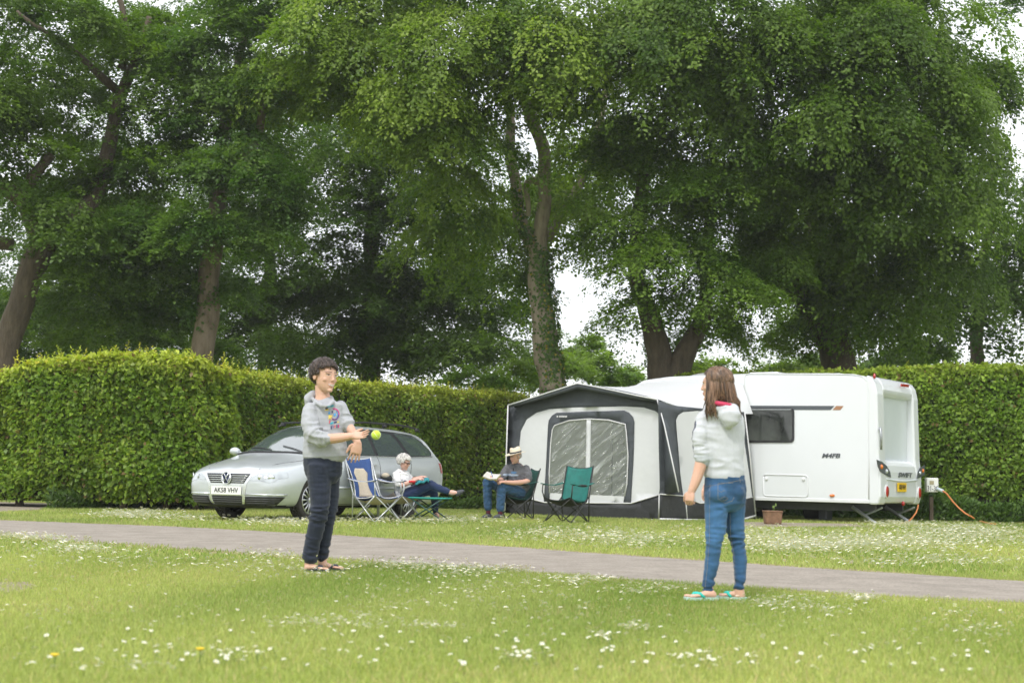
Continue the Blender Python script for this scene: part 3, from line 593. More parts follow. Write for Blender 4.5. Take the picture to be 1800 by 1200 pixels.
tree('beech_tree', 'tree with drooping branches at the far right edge above the hedge',
     [[(1712, 660, 42, 12), (1718, 560, 42, 11), (1735, 430, 42, 9), (1745, 300, 42, 6)]],
     [(1730, 420, 40, 70, 80, 1.6, .8), (1690, 540, 40, 90, 60, 1.6, .7), (1770, 500, 39.5, 70, 80, 1.6, .7), (1700, 320, 40, 70, 60, 1.5, .8), (1780, 610, 40, 70, 40, 1.4, .6), (1620, 600, 41, 80, 40, 1.4, .6), (1840, 420, 40, 60, 120, 1.8, .6), (1790, 340, 40, 30, 40, 1.2, .4), (1780, 40, 38, 50, 50, 1.4, .4)],
     170, .125, ((.05, .105, .014), (.14, .22, .035)), .6, 61, spray=1.1, per=26)
tree('beech_tree', 'tree with drooping branches beyond the right end of the tall hedge', [[(2020, 660, 38, 16), (2030, 500, 38, 14), (2040, 300, 38, 9)]],
     [(2010, 330, 37, 150, 120, 2.4, .8), (2060, 520, 37, 130, 80, 2.2, .8), (1990, 130, 37, 130, 100, 2.2, .8), (2180, 400, 38, 130, 140, 2.4, .7)], 120, .13, DARK, .5, 63, spray=1.2, per=26)
wl = sprays([(-900 + 330 * i, 800, 82, 200, 34 + 10 * (i % 3), 4.0) for i in range(12)], 70, .35, DARK, .3, 67, 1.6, 24, .8)
wl.name = 'distant_woods'; tag(link_mesh('distant_woods', wl, M_leafdark), 'low distant line of woods far beyond the hedges', None, kind='stuff')
SH = ((.10, .18, .03), (.20, .29, .055))
def bush(label, blobs, seed, cols=SH, leaf=.10, dens=240, name='shrub'):
    tree(name, label, [], blobs, dens, leaf, cols, .2, seed, spray=.55, per=22, cat='shrub', group='shrubs seen over the hedges', shade=1.0)
bush('fresh green shrub poking above the hedge block in front of the bare brown trunk', [(305, 640, 29.5, 60, 26, .7), (270, 655, 29.3, 40, 22, .6)], 71, ((.08, .16, .035), (.16, .25, .06)))
bush('pale green shrub in sunlight just right of the bare brown trunk', [(415, 625, 37, 42, 40, .8), (400, 660, 36.5, 50, 40, .8)], 72)
bush('bright green shrub above the hedge left of the ivy clad trunk', [(860, 655, 36.5, 60, 38, .9), (905, 685, 36.4, 50, 40, .8), (830, 670, 36.6, 40, 30, .8), (900, 640, 38, 60, 26, .9)], 73, ((.15, .27, .03), (.28, .38, .06)))
bush('pale distant shrub in the sky gap right of the ivy clad trunk', [(1015, 620, 46, 50, 32, 1.2), (1040, 650, 44, 70, 30, 1.2), (1090, 670, 44, 50, 30, 1.2), (985, 650, 43, 40, 30, 1)], 74, ((.16, .26, .06), (.26, .35, .10)), .12)
bush('yellow green shrub beyond the big dark trunk above the caravan roof', [(1640, 615, 44, 26, 22, .8), (1330, 650, 42, 70, 18, .9), (1560, 650, 44, 70, 18, .9), (1420, 645, 43, 70, 20, .9), (1250, 650, 42, 60, 20, .9)], 75, ((.13, .21, .04), (.23, .32, .06)), .12, 420)
# ivy on the pale trunk is part of that tree
iv = [o for o in bpy.data.objects if o.get('label', '').startswith('ivy clad')][0]
r = np.random.default_rng(5); pts_ = [(972, 690), (962, 610), (952, 520), (948, 440), (920, 395), (906, 330)]; C = []; D = []; Nn = []
for i in range(1900):
    t = r.uniform(0, 1) ** 1.0 * 3.0 if i < 1500 else 3 + r.uniform(0, 2) ; k = int(t); f = t - k
    px = pts_[k][0] * (1 - f) + pts_[k + 1][0] * f; py = pts_[k][1] * (1 - f) + pts_[k + 1][1] * f; wd = (24, 23, 20, 16, 11, 9)[k] * 34.5 / FPX
    a = r.normal(.45, .7) if i < 1500 else r.normal(-.3, .7); c = P(px, py, 34.5); n_ = V((math.sin(a), -math.cos(a), 0)); q = c + n_ * (wd * 1.0 + r.uniform(0, .05))
    C.append(q); Nn.append(n_ + V(r.normal(0, .3, 3))); D.append(V((r.normal(0, .6), 0, -1)))
n = len(C); t = r.uniform(0, 1, (n, 1)); col = np.array([.04, .10, .015]) * (1 - t) + np.array([.12, .20, .03]) * t; yl = r.uniform(0, 1, (n, 1)) < .05; col = np.where(yl, np.array([.35, .28, .03]), col)
link_mesh('ivy', leaves_mesh('ivy', np.array(C), np.array(D), np.array(Nn), r.uniform(.05, .09, n), r.uniform(.05, .085, n), col), M_leaf, iv)
print('tree leaves', NLEAF)
# ------------------------------------------------------------------ shared materials
def fill_loops(loops, step):
    pts = []; edges = []
    for poly in loops:
        s0 = len(pts); n = len(poly)
        for i in range(n):
            a = V(poly[i]); b = V(poly[(i + 1) % n]); k = max(1, int((b - a).length / step)); pts += [a + (b - a) * (j / k) for j in range(k)]
        m = len(pts) - s0; edges += [(s0 + i, s0 + (i + 1) % m) for i in range(m)]
    def inside(x, y):
        r = False
        for poly in loops:
            n = len(poly)
            for i in range(n):
                x1, y1 = poly[i]; x2, y2 = poly[(i + 1) % n]
                if (y1 > y) != (y2 > y) and x < (x2 - x1) * (y - y1) / (y2 - y1) + x1: r = not r
        return r
    xs = [p[0] for p in pts]; ys = [p[1] for p in pts]; x = min(xs) + step * .5
    while x < max(xs):
        y = min(ys) + step * .5
        while y < max(ys):
            if inside(x, y): pts.append(V((x, y)))
            y += step
        x += step
    vs, _, fs, *_ = delaunay_2d_cdt(pts, edges, [], 0, 1e-6)
    return vs, [f for f in fs if inside(sum(vs[i][0] for i in f) / len(f), sum(vs[i][1] for i in f) / len(f))]
def smooth_angle(o, deg=35):
    me = o.data; me.polygons.foreach_set('use_smooth', np.ones(len(me.polygons), bool)); me.set_sharp_from_angle(angle=math.radians(deg)); return o
M_paint = mat('silver_paint', (.52, .55, .57), .30, .35, var=.02, coat=.7)
M_black = mat('black_plastic', (.018, .018, .02), .5, var=.2)
M_rubber = mat('rubber', (.032, .028, .025), .85, var=.25, scale=30, bump=.5, bscale=60)
M_glass = mat('tinted_glass', (.07, .09, .09), .03, var=0, coat=1.0, spec=1.0); M_glass.node_tree.nodes['Principled BSDF'].inputs['IOR'].default_value = 1.9
M_chrome = mat('chrome', (.70, .72, .74), .22, .75, var=.03)
M_alloy = mat('alloy', (.55, .56, .57), .3, .9, var=.05)
M_lamp = mat('lamp_glass', (.44, .47, .49), .05, .25, var=.22, scale=9, coat=1.0)
M_red = mat('red_lens', (.38, .012, .015), .15, var=.1, coat=.8)
M_amber = mat('amber_lens', (.65, .17, .02), .2, var=.1, coat=.6)
M_plate = mat('white_plate', (.78, .78, .75), .35, var=.02)
M_yplate = mat('yellow_plate', (.78, .50, .02), .35, var=.03)
M_ink = mat('black_ink', (.012, .012, .014), .5, var=0)
M_under = mat('underbody', (.012, .012, .012), .9)

# ------------------------------------------------------------------ silver estate car
YAW = math.radians(28); CR = V((math.sin(YAW), math.cos(YAW), 0)); CN = V((-math.cos(YAW), math.sin(YAW), 0)); CO = V((-4.075, 20.72, 0))
CM = Matrix(((CR.x, CN.x, 0, CO.x), (CR.y, CN.y, 0, CO.y), (0, 0, 1, 0), (0, 0, 0, 1)))
car = thing('estate_car', 'silver estate car with black roof rails parked in front of the long hedge', 'car', CO)
def car_obj(mb, name, mats, parent=car, smooth=True, **kw):
    me = mb.mesh(name) if isinstance(mb, MB) else mb; me.transform(CM); o = link_mesh(name, me, mats, parent, smooth=smooth)
    if kw.get('solid'): md = o.modifiers.new('s', 'SOLIDIFY'); md.thickness = kw['solid']; md.offset = 0
    return o
ST = [(-.015, .34, .36, (.52, .45), (.52, .56), (.44, .63), (.24, .655), .66),
      (.03, .23, .60, (.72, .42), (.70, .60), (.60, .685), (.32, .715), .725), (.15, .19, .75, (.83, .45), (.81, .66), (.68, .755), (.36, .785), .795),
      (.45, .19, .82, (.885, .5), (.87, .74), (.75, .83), (.40, .862), .875), (.78, .19, .84, (.90, .52), (.885, .80), (.78, .885), (.42, .925), .94),
      (.98, .19, .84, (.905, .52), (.895, .84), (.79, .93), (.45, .975), .99), (1.09, .19, .84, (.91, .52), (.90, .86), (.80, .95), (.55, 1.02), 1.045),
      (1.52, .19, .84, (.91, .52), (.905, .89), (.80, .97), (.66, 1.25), 1.30), (1.90, .19, .84, (.91, .52), (.905, .905), (.80, .98), (.635, 1.415), 1.465),
      (2.30, .19, .84, (.91, .52), (.905, .915), (.80, .99), (.62, 1.445), 1.50), (3.0, .19, .84, (.91, .52), (.905, .92), (.80, .995), (.615, 1.45), 1.505),
      (3.7, .19, .84, (.91, .52), (.905, .93), (.80, 1.0), (.605, 1.44), 1.495), (4.2, .20, .83, (.90, .52), (.89, .94), (.79, 1.01), (.585, 1.415), 1.465),
      (4.44, .21, .82, (.89, .52), (.88, .95), (.78, 1.02), (.57, 1.385), 1.435), (4.56, .23, .8, (.87, .52), (.865, .95), (.77, 1.03), (.58, 1.29), 1.32),
      (4.68, .26, .76, (.85, .52), (.84, .93), (.73, 1.0), (.53, 1.07), 1.09), (4.76, .32, .68, (.80, .5), (.78, .85), (.6, .90), (.35, .91), .92), (4.78, .38, .5, (.6, .5), (.6, .75), (.45, .8), (.3, .81), .815)]
mb = MB(); rings = []
for x, zb, ws, m_, b_, s_, t_, zc in ST:
    h = [(0, zb), (ws * .6, zb), (ws, zb + .005), m_, b_, s_, t_, (t_[0] * .5, (t_[1] + zc) / 2 + .012)]
    rings.append([V((x, -y, z)) for y, z in h] + [V((x, 0, zc))] + [V((x, y, z)) for y, z in reversed(h[1:])])
mb.rings(rings, True)
shell = evaluated(mb.mesh('shell'), [('SUBSURF', dict(levels=3, render_levels=3))])
bv = BVHTree.FromPolygons([v.co.copy() for v in shell.vertices], [tuple(p.vertices) for p in shell.polygons])
WX = (.95, 3.66); WR = .318
cut = MB()
for x in WX:
    for s in (-1, 1): cut.tube([(x, s * .62, WR + .01), (x, s * 1.2, WR + .01)], .372, 40, mi=1)
so_ = bpy.data.objects.new('cut', cut.mesh('cut')); COL.objects.link(so_)
[so_.data.materials.append(m) for m in (M_paint, M_under)]; [shell.materials.append(m) for m in (M_paint, M_under)]
bo = bpy.data.objects.new('shell', shell); COL.objects.link(bo); md = bo.modifiers.new('b', 'BOOLEAN'); md.object = so_; md.operation = 'DIFFERENCE'; md.solver = 'EXACT'
dg = bpy.context.evaluated_depsgraph_get(); dg.update(); body_me = bpy.data.meshes.new_from_object(bo.evaluated_get(dg)); bpy.data.objects.remove(bo); bpy.data.objects.remove(so_)
body_me.materials.clear()
for p in body_me.polygons:
    if p.center.z < .235: p.material_index = 1
smooth_angle(car_obj(body_me, 'body', [M_paint, M_under], smooth=False), 30)
# wheels
def lathe(mb, prof, c, s, n=36, mi=0):
    mb.rings([[V((c[0] + r * math.cos(2 * math.pi * k / n), c[1] + s * y, c[2] + r * math.sin(2 * math.pi * k / n))) for k in range(n)] for y, r in prof], False, mi)
for x in WX:
    for s in (-1, 1):
        c = (x, s * .69, WR); t = MB(); R = WR
        lathe(t, [(-.08, .21), (-.09, .25), (-.085, .29), (-.07, .312), (-.02, R), (.06, R), (.10, .312), (.115, .29), (.118, .25), (.105, .222), (.085, .212)], c, s)
        for k in range(52):
            a = 2 * math.pi * k / 52; d = V((math.cos(a), 0, math.sin(a)))
            for yy in (-.03, .02, .07): t.box(V(c) + V((0, s * yy, 0)) + d * (R + .001), (.022, .034, .006), Matrix.Rotation(-a - math.pi / 2, 3, 'Y'))
        tyre = car_obj(t, 'wheel', M_rubber)
        if s < 0: tyre['label'] = 'wheel with a silver many spoked rim'
        q = MB(); lathe(q, [(.03, .215), (.10, .215), (.108, .205), (.095, .196), (.02, .19)], c, s)
        for k in range(14):
            a = 2 * math.pi * k / 14; d = V((math.cos(a), 0, math.sin(a))); q.tube([V(c) + V((0, s * .085, 0)) + d * .045, V(c) + V((0, s * .092, 0)) + d * .12, V(c) + V((0, s * .085, 0)) + d * .2], [.016, .012, .017], 6)
        q.ell(V(c) + V((0, s * .085, 0)), (.055, .02, .055)); car_obj(q, 'rim', M_alloy, tyre)
        q = MB(); q.tube([V(c) + V((0, s * .0, 0)), V(c) + V((0, s * .03, 0))], .2, 24); car_obj(q, 'brake_disc', M_under, tyre)
# glazing
WIN = [[(1.42, 1.0), (1.56, 1.13), (1.90, 1.365), (2.15, 1.395), (2.58, 1.405), (2.60, 1.015)], [(2.69, 1.015), (2.67, 1.405), (3.0, 1.405), (3.34, 1.385), (3.44, 1.25), (3.56, 1.03)], [(3.66, 1.03), (3.55, 1.24), (3.47, 1.39), (3.8, 1.385), (4.08, 1.365), (4.24, 1.27), (4.40, 1.12), (4.35, 1.05)]]
TRIM = [(1.29, .98), (1.38, 1.015), (1.54, 1.15), (1.88, 1.39), (2.15, 1.418), (2.9, 1.43), (3.5, 1.416), (4.10, 1.388), (4.29, 1.28), (4.45, 1.11), (4.36, 1.03), (3.6, 1.005)]
for s in (-1, 1):
    f = lambda x, z, s=s: V((x, s * 2, z)); d = (0, -s, 0)
    car_obj(decal(bv, TRIM, f, d, .006, .05), 'window_trim', M_black)
    fr = MB()
    loop = [f(*p) for p in ((1.30, .98), (2.6, .995), (3.6, 1.005), (4.37, 1.03), (4.45, 1.11), (4.29, 1.28))]; L = []
    for a, b in zip(loop[:-1], loop[1:]):
        for k in range(6):
            h = bv.ray_cast(a.lerp(b, k / 6), V(d))
            if h[0]: L.append(h[0] - V(d) * .009)
    fr.tube(L, .008, 6); car_obj(fr, 'chrome_strip', M_chrome)
    for p in WIN: car_obj(decal(bv, p, f, d, .010, .05), 'side_window', M_glass)
    ln = MB()
    for x0, z0, x1, z1 in ((1.40, .26, 1.36, .93), (2.64, .24, 2.64, 1.0), (3.50, .62, 3.62, 1.0), (3.30, .24, 3.32, .40), (1.42, .25, 3.28, .25)):
        seg = [f(x0 + (x1 - x0) * k / 12, z0 + (z1 - z0) * k / 12) for k in range(13)]; q = [bv.ray_cast(p, V(d))[0] for p in seg]; q = [p - V(d) * .0005 for p in q if p]
        if len(q) > 2: ln.tube(q, .004, 5)
    car_obj(ln, 'door_seams', M_under)
    for x in (2.42, 3.36):
        h = bv.ray_cast(f(x, .86), V(d))[0] - V(d) * .02; q = MB(); q.ell(h, (.10, .018, .018)); car_obj(q, 'door_handle', M_paint)
    q = MB(); hs = [bv.ray_cast(f(1.5 + .16 * k, .50), V(d))[0] for k in range(12)]; q.tube([h - V(d) * .004 for h in hs], .018, 6); car_obj(q, 'side_moulding', M_paint)
    q = MB(); q.ell((1.37, s * 1.0, 1.03), (.06, .095, .062)); q.tube([(1.39, s * .82, .985), (1.39, s * .95, 1.015)], .025, 8); mir = car_obj(q, 'wing_mirror', M_paint)
    q = MB(); q.ell((1.405, s * 1.0, 1.035), (.03, .08, .05)); car_obj(q, 'mirror_glass', M_chrome, mir)
    q = MB(); pts_ = [(1.95, s * .60, 1.44), (2.1, s * .60, 1.505), (2.6, s * .60, 1.535), (3.2, s * .59, 1.54), (3.9, s * .58, 1.53), (4.2, s * .57, 1.495), (4.32, s * .565, 1.45)]; q.tube(pts_, .016, 8)
    for x, z in ((2.05, 1.46), (3.2, 1.48), (4.2, 1.455)): q.box((x, s * .59, z + .02), (.10, .03, .06))
    car_obj(q, 'roof_rail', M_black)
    # rear lamp
    dd = V((-.75, -s * .66, 0)); pe = V((.66, -s * .75, 0)); f2 = lambda u, z, s=s, dd=dd, pe=pe: V((4.68, s * .80, z)) - dd * 1 + pe * u
    car_obj(decal(bv, [(-.15, .93), (-.12, .76), (.10, .74), (.12, .90)], f2, dd, .006, .04), 'rear_lamp', M_red)
    # front lamp, corner grille
    dd = V((.75, -s * .66, 0)); pe = V((.66, s * .75, 0)); f3 = lambda u, z, s=s, dd=dd, pe=pe: V((.10, s * .62, z)) - dd * 1 + pe * u
    hl = car_obj(decal(bv, [(-.24, .585), (-.19, .64), (-.12, .685), (.02, .715), (.20, .725), (.31, .72), (.315, .64), (.16, .615), (.10, .575), (.02, .56), (-.06, .575), (-.10, .59)], f3, dd, .006, .035), 'headlight', M_lamp)
    for u, r in ((-.09, .043), (.06, .05)):
        q = MB()
        h = bv.ray_cast(f3(u, .64), dd)[0]
        q.tube([h - dd * .004, h - dd * .012], r, 18)
        car_obj(q, 'reflector', M_chrome, hl)
    car_obj(decal(bv, [(-.29, .36), (-.29, .23), (.16, .245), (.28, .36)], f3, dd, .014, .035), 'bumper_vent', M_black)
    q = MB()
    for z in (.265, .295, .325):
        pts_ = [bv.ray_cast(f3(u, z), dd)[0] for u in (-.27, -.15, 0, .1, .2 if z > .28 else .13)]; q.tube([p - dd * .019 for p in pts_], .005, 5)
    car_obj(q, 'vent_slats', mat('vent_grey', (.07, .07, .075), .4))
    q = MB(); pts_ = [bv.ray_cast(f3(u, .39), dd)[0] for u in (-.30, -.1, .05, .2, .30)]; q.tube([p - dd * .006 for p in pts_], .012, 6); car_obj(q, 'bumper_strip', M_chrome)
f = lambda y, z: V((-1, y, z)); d = (1, 0, 0)
car_obj(decal(bv, [(-.46, .705), (.46, .705), (.35, .53), (.31, .225), (-.31, .225), (-.35, .53)], f, d, .004, .06), 'grille_surround', M_chrome)
gr = car_obj(decal(bv, [(-.40, .685), (.40, .685), (.30, .545), (-.30, .545)], f, d, .010, .05), 'grille', M_black)
q = MB()
for z, w in ((.655, .375), (.625, .35), (.595, .33), (.567, .31)):
    q.tube([bv.ray_cast(f(w * k / 5, z), V(d))[0] - V(d) * .014 for k in range(-5, 6)], .0055, 6)
car_obj(q, 'grille_bars', M_chrome, gr)
lg = car_obj(decal(bv, [(-.275, .365), (.275, .365), (.255, .245), (-.255, .245)], f, d, .010, .05), 'lower_grille', M_black)
q = MB()
for z in (.275, .305, .335): q.tube([bv.ray_cast(f(.26 * k / 5, z), V(d))[0] - V(d) * .014 for k in range(-5, 6)], .005, 6)
car_obj(q, 'grille_bars', mat('grille_grey', (.08, .08, .085), .4), lg)
q = MB(); h = bv.ray_cast(f(0, .62), V(d))[0]
x0 = h.x - .02; ringp = [(x0 - .012, .085 * math.cos(2 * math.pi * k / 28), .62 + .085 * math.sin(2 * math.pi * k / 28)) for k in range(29)]
q.tube(ringp, .009, 8, cap=False)
for pl in ([(-.045, .072), (0, .005), (.045, .072)], [(-.075, .035), (-.04, -.062), (0, .0), (.04, -.062), (.075, .035)]): q.tube([(x0 - .014, y, .62 + z) for y, z in pl], .010, 6)
bd = car_obj(q, 'badge', M_chrome); q = MB(); q.tube([(x0 + .02, 0, .62), (x0 - .006, 0, .62)], .082, 28); car_obj(q, 'badge_disc', mat('badge_blue', (.02, .03, .08), .3), bd)
PZ = .44; px_ = bv.ray_cast(f(0, PZ), V(d))[0].x - .018
q = MB(); q.box((px_, 0, PZ), (.012, .54, .115)); pl = car_obj(q, 'number_plate', M_plate, smooth=False)
me = text_mesh('AK58 VHV', .098, .001, bold=.0015, xs=.98); me.transform(frame3((0, -1, 0), (0, 0, 1), (px_ - .008, 0, PZ))); car_obj(me, 'lettering', M_ink, pl, smooth=False)
car_obj(decal(bv, [(-.72, .195), (.72, .195), (.74, .235), (-.74, .235)], f, d, .022, .04), 'front_splitter', M_black)
# windscreen
f = lambda x, y: V((x, y, 3)); d = (0, 0, -1)
car_obj(decal(bv, [(1.01, -.3), (1.04, -.6), (1.13, -.755), (1.48, -.68), (1.85, -.575), (1.89, -.3), (1.90, 0), (1.89, .3), (1.85, .575), (1.48, .68), (1.13, .755), (1.04, .6), (1.01, .3), (1.0, 0)], f, d, .004, .07), 'windscreen', M_glass)
q = MB(); q.tube([bv.ray_cast(f(1.01 + .12 * abs(k / 8) ** 2.5, .74 * k / 8), V(d))[0] + V((0, 0, .008)) for k in range(-8, 9)], .016, 6); car_obj(q, 'scuttle', M_black)
for y0 in (-.55, .05):
    q = MB(); q.tube([bv.ray_cast(f(1.07 + .015 * k, y0 + .06 * k), V(d))[0] + V((0, 0, .016)) for k in range(9)], .007, 6); car_obj(q, 'wiper', M_black)
for s in (-1, 1):
    q = MB(); q.tube([bv.ray_cast(f(x, s * y), V(d))[0] + V((0, 0, .0005)) for x, y in ((.12, .46), (.4, .56), (.65, .66), (.85, .73), (1.0, .78))], .0045, 5); car_obj(q, 'bonnet_seam', M_under)
q = MB(); q.tube([bv.ray_cast(V((4.6 + .04 * 0, .55 * k / 6, 3)), V(d))[0] + V((.02, 0, .0)) for k in range(-6, 7)], .01, 5); car_obj(q, 'tailgate_seam', M_under)

# ------------------------------------------------------------------ white caravan
M_cwhite = mat('caravan_white', (.66, .68, .70), .28, var=.012, scale=3, coat=.3)
M_cgrey = mat('caravan_recess', (.58, .625, .645), .32, var=.02, scale=3)
M_trimw = mat('trim_white', (.66, .67, .68), .4, var=.03)
M_dgrey = mat('stripe_grey', (.075, .085, .095), .4, var=.06)
M_bronze = mat('bronze_stripe', (.33, .17, .09), .4)
M_galv = mat('galvanised_steel', (.36, .38, .39), .45, .7, var=.2, scale=30)
YC = math.radians(35); CA = V((-math.cos(YC), math.sin(YC), 0)); CB = V((math.sin(YC), math.cos(YC), 0)); q0 = P(1545, 853.5, 26.3); C0 = V((q0.x, q0.y, 0))
def cw(a, b, z): return C0 + CA * a + CB * b + V((0, 0, z))
def onside(px, py, off=.006): return on_plane(px, py, C0 - CB * off, CB)
def onrear(px, py, off=.036): return on_plane(px, py, C0 - CA * off, CA)
van = thing('caravan', 'white touring caravan with a grey side stripe standing beside the awning', 'caravan', cw(2.8, 1.1, 0))
def prism(mb, prof, b0, b1, mi=0):
    n = len(prof); return mb.rings([[cw(a, b, z) for a, z in prof] for b in (b0, b1)], True, mi)
mb = MB(); prism(mb, [(.17, .37), (.17, 2.62), (.30, 2.735), (.8, 2.80), (2.4, 2.84), (4.4, 2.82), (5.0, 2.76), (5.5, 2.52), (5.85, 2.05), (6.0, 1.4), (5.95, .8), (5.8, .40)], 0, 2.25)
mb.obj('body', M_cwhite, van, bevel=.05)
RP = [(.20, .355), (.02, .355), (-.03, .50), (-.03, .98), (.0, 1.2), (.03, 2.40), (.07, 2.60), (.14, 2.70), (.24, 2.755)]
mb = MB(); prism(mb, RP, -.004, .36); prism(mb, RP, 1.95, 2.254)
prism(mb, [(.20, 2.37), (.10, 2.38), (.05, 2.43), (.04, 2.50), (.07, 2.60), (.14, 2.70), (.24, 2.755)], .355, 1.955)
prism(mb, [(.20, .38), (.03, .38), (-.025, .50), (-.025, .96), (-.005, 1.08), (.06, 1.17), (.19, 1.2)], .355, 1.955)
mb.obj('rear_moulding', M_cwhite, van, bevel=.035)
mb = MB(); mb.hexa([cw(.16, .34, 1.15), cw(.16, 1.97, 1.15), cw(.18, 1.97, 1.15), cw(.18, .34, 1.15), cw(.15, .34, 2.42), cw(.15, 1.97, 2.42), cw(.18, 1.97, 2.42), cw(.18, .34, 2.42)]); mb.obj('rear_panel', M_cgrey, van)
mb = MB(); mb.tube([cw(-.028, b, .83 - .03 * math.sin(math.pi * (b - .3) / 1.7)) for b in [.3 + 1.7 * k / 10 for k in range(11)]], .018, 8); mb.obj('bumper_ridge', M_cgrey, van, smooth=True)
def side_poly(pxs, off, step=.5): 
    p3 = [onside(x, y, off) for x, y in pxs]; u = [((p - C0).dot(CA), p.z) for p in p3]; vs, fs = fill_poly(u, step); return MB().add([cw(v[0], -off, v[1]) for v in vs], fs)
def rear_poly(pxs, off, step=.5):
    p3 = [onrear(x, y, off) for x, y in pxs]; u = [((p - C0).dot(CB), p.z) for p in p3]; vs, fs = fill_poly(u, step); return MB().add([cw(-off, v[0], v[1]) for v in vs], fs)
def tube_px(pxs, fn, r, n=6): return MB().tube([fn(*p) for p in pxs], r, n)
tube_px([(1309, 884), (1309, 662), (1311, 658), (1318, 656.5), (1500, 658), (1515, 661), (1525, 670), (1529, 690), (1528, 790), (1527, 884)], lambda x, y: onside(x, y, .0), .010).obj('panel_seam', M_trimw, van, smooth=True)
mb = MB()
for z0, z1 in ((.375, .44),): mb.hexa([cw(.18, -.012, z0), cw(5.7, -.012, z0), cw(5.7, .02, z0), cw(.18, .02, z0), cw(.18, -.012, z1), cw(5.7, -.012, z1), cw(5.7, .02, z1), cw(.18, .02, z1)])
mb.obj('skirt_rail', M_trimw, van, bevel=.008)
side_poly([(1309, 712.5), (1467, 713), (1460, 720.3), (1309, 720)], .004).obj('side_stripe', M_dgrey, van, solid=.003)
side_poly([(1470, 713), (1483, 713.2), (1477, 720.4), (1463.5, 720.3)], .004).obj('side_stripe', M_bronze, van, solid=.003)
wf = side_poly(rounded(1311, 716.5, 1396, 777.5, 7), .012).obj('window', M_black, van, solid=.02)
M_cglass = mat('caravan_glass', (.045, .05, .045), .05, var=.9, scale=1.3, coat=.4)
side_poly(rounded(1314.5, 720, 1392.5, 774, 5), .026).obj('pane', M_cglass, wf, solid=.006)
tube_px([(1316, 719.5), (1391, 719.5)], lambda x, y: onside(x, y, .03), .012).obj('stay_rail', M_galv, wf)
mb = MB(); c = [(1342, 836), (1346, 833.5), (1415, 835), (1420, 838), (1420, 870), (1416, 873), (1346, 871), (1342, 868)]
mb.tube([onside(x, y, .004) for x, y in c + c[:1]], .012, 6); lk = mb.obj('locker_door', M_trimw, van, smooth=True)
for x, y in ((1347.5, 841), (1412.5, 842)):
    p = onside(x, y, .012); MB().ell(p, (.035, .02, .035)).obj('latch', M_trimw, lk, smooth=True)
mb = MB(); p = onside(1463, 870.5, .012); mb.ell(p, (.055, .03, .028)); mb.obj('marker_lamp', M_amber, van, smooth=True)
p = onside(1537, 661, .01); MB().ell(p, (.028, .03, .055)).obj('marker_lamp', M_red, van, smooth=True)
letters('M4FB', .115, -CA, V((0, 0, 1)), onside(1460, 801, .006), M_dgrey, van, shear=.25, bold=.004, xs=1.35)
mb = MB(); mb.hexa([cw(a, b, z) for z in (1.25, 1.95) for a, b in ((3.9, -.02), (4.9, -.02), (4.9, .0), (3.9, .0))]); o = mb.obj('window', M_black, van, bevel=.01); mb = MB(); mb.hexa([cw(a, b, z) for z in (1.30, 1.90) for a, b in ((3.95, -.03), (4.85, -.03), (4.85, -.02), (3.95, -.02))]); mb.obj('pane', M_cglass, o)
mb = MB(); mb.tube([cw(a, -.004, z) for a, z in ((2.95, .45), (2.95, 2.3), (3.0, 2.35), (3.55, 2.35), (3.6, 2.3), (3.6, .45))], .012, 6); mb.obj('door_seam', M_trimw, van, smooth=True)
tube_px([(1547.5, 753), (1549, 770), (1549, 790)], lambda x, y: onrear(x, y, .06), .022, 8).obj('grab_handle', M_galv, van, smooth=True)
MB().ell(onrear(1547.5, 755, .03), (.03, .04, .05)).obj('grab_handle', M_galv, van, smooth=True)
tl = [((1541, 807.5), (1550, 811), (1558, 818), (1564, 828), (1566, 838.5), (1556, 834), (1547, 828), (1543, 819)), ((1625.5, 817), (1617, 822), (1613, 830), (1611.5, 841), (1618, 838.5), (1625, 834))]
for i, pl_ in enumerate(tl):
    o = rear_poly(pl_, .036, .1).obj('tail_light', M_dgrey, van, solid=.012)
    for (x, y), m, r in ((((1549, 820), M_amber, (.04, .035, .045)), ((1557.8, 828), M_lamp, (.04, .035, .045))), (((1622, 827), M_amber, (.03, .03, .04)), ((1617, 831), M_lamp, (.03, .03, .04))))[i]:
        MB().ell(onrear(x, y, .04), r).obj('lens', m, o, smooth=True)
for x, y in ((1558.8, 863.5), (1616, 866)):
    p = onrear(x, y, .034); rg = MB(); Rm = Matrix(((CB.x, CA.x, 0), (CB.y, CA.y, 0), (0, 0, 1)))
    rg.ell(p, (.12, .02, .13), Rm); o = rg.obj('reflector_rim', M_trimw, van, smooth=True)
    MB().ell(p - CA * .01, (.088, .02, .108), Rm).obj('lens', M_red, o, smooth=True)
letters('SWIFT', .125, CB, V((0, 0, 1)), onrear(1591, 835, .036), M_dgrey, van, shear=.2, bold=.003, xs=2.1)
pc = onrear(1585.5, 856, .05); mb = MB(); Rm = Matrix(((CB.x, CA.x, 0), (CB.y, CA.y, 0), (0, 0, 1))); mb.box(pc, (.46, .015, .17), Rm); o = mb.obj('number_plate', M_yplate, van)
letters('AK58 VHV', .13, CB, V((0, 0, 1)), pc - CA * .010, M_ink, o, bold=.001, xs=.60)
rear_poly([(1584, 674.5), (1598, 676), (1596.5, 680.5), (1584, 679)], -.03, .2).obj('brake_light', M_red, van, solid=.02)
p = onrear(1587.5, 884.5, .03); MB().ell(p, (.035, .03, .045)).obj('marker_lamp', M_red, van, smooth=True)
mb = MB()
for b in (.35, 1.8): mb.hexa([cw(.2, b, .22), cw(5.6, b, .22), cw(5.6, b + .06, .22), cw(.2, b + .06, .22), cw(.2, b, .372), cw(5.6, b, .372), cw(5.6, b + .06, .372), cw(.2, b + .06, .372)])
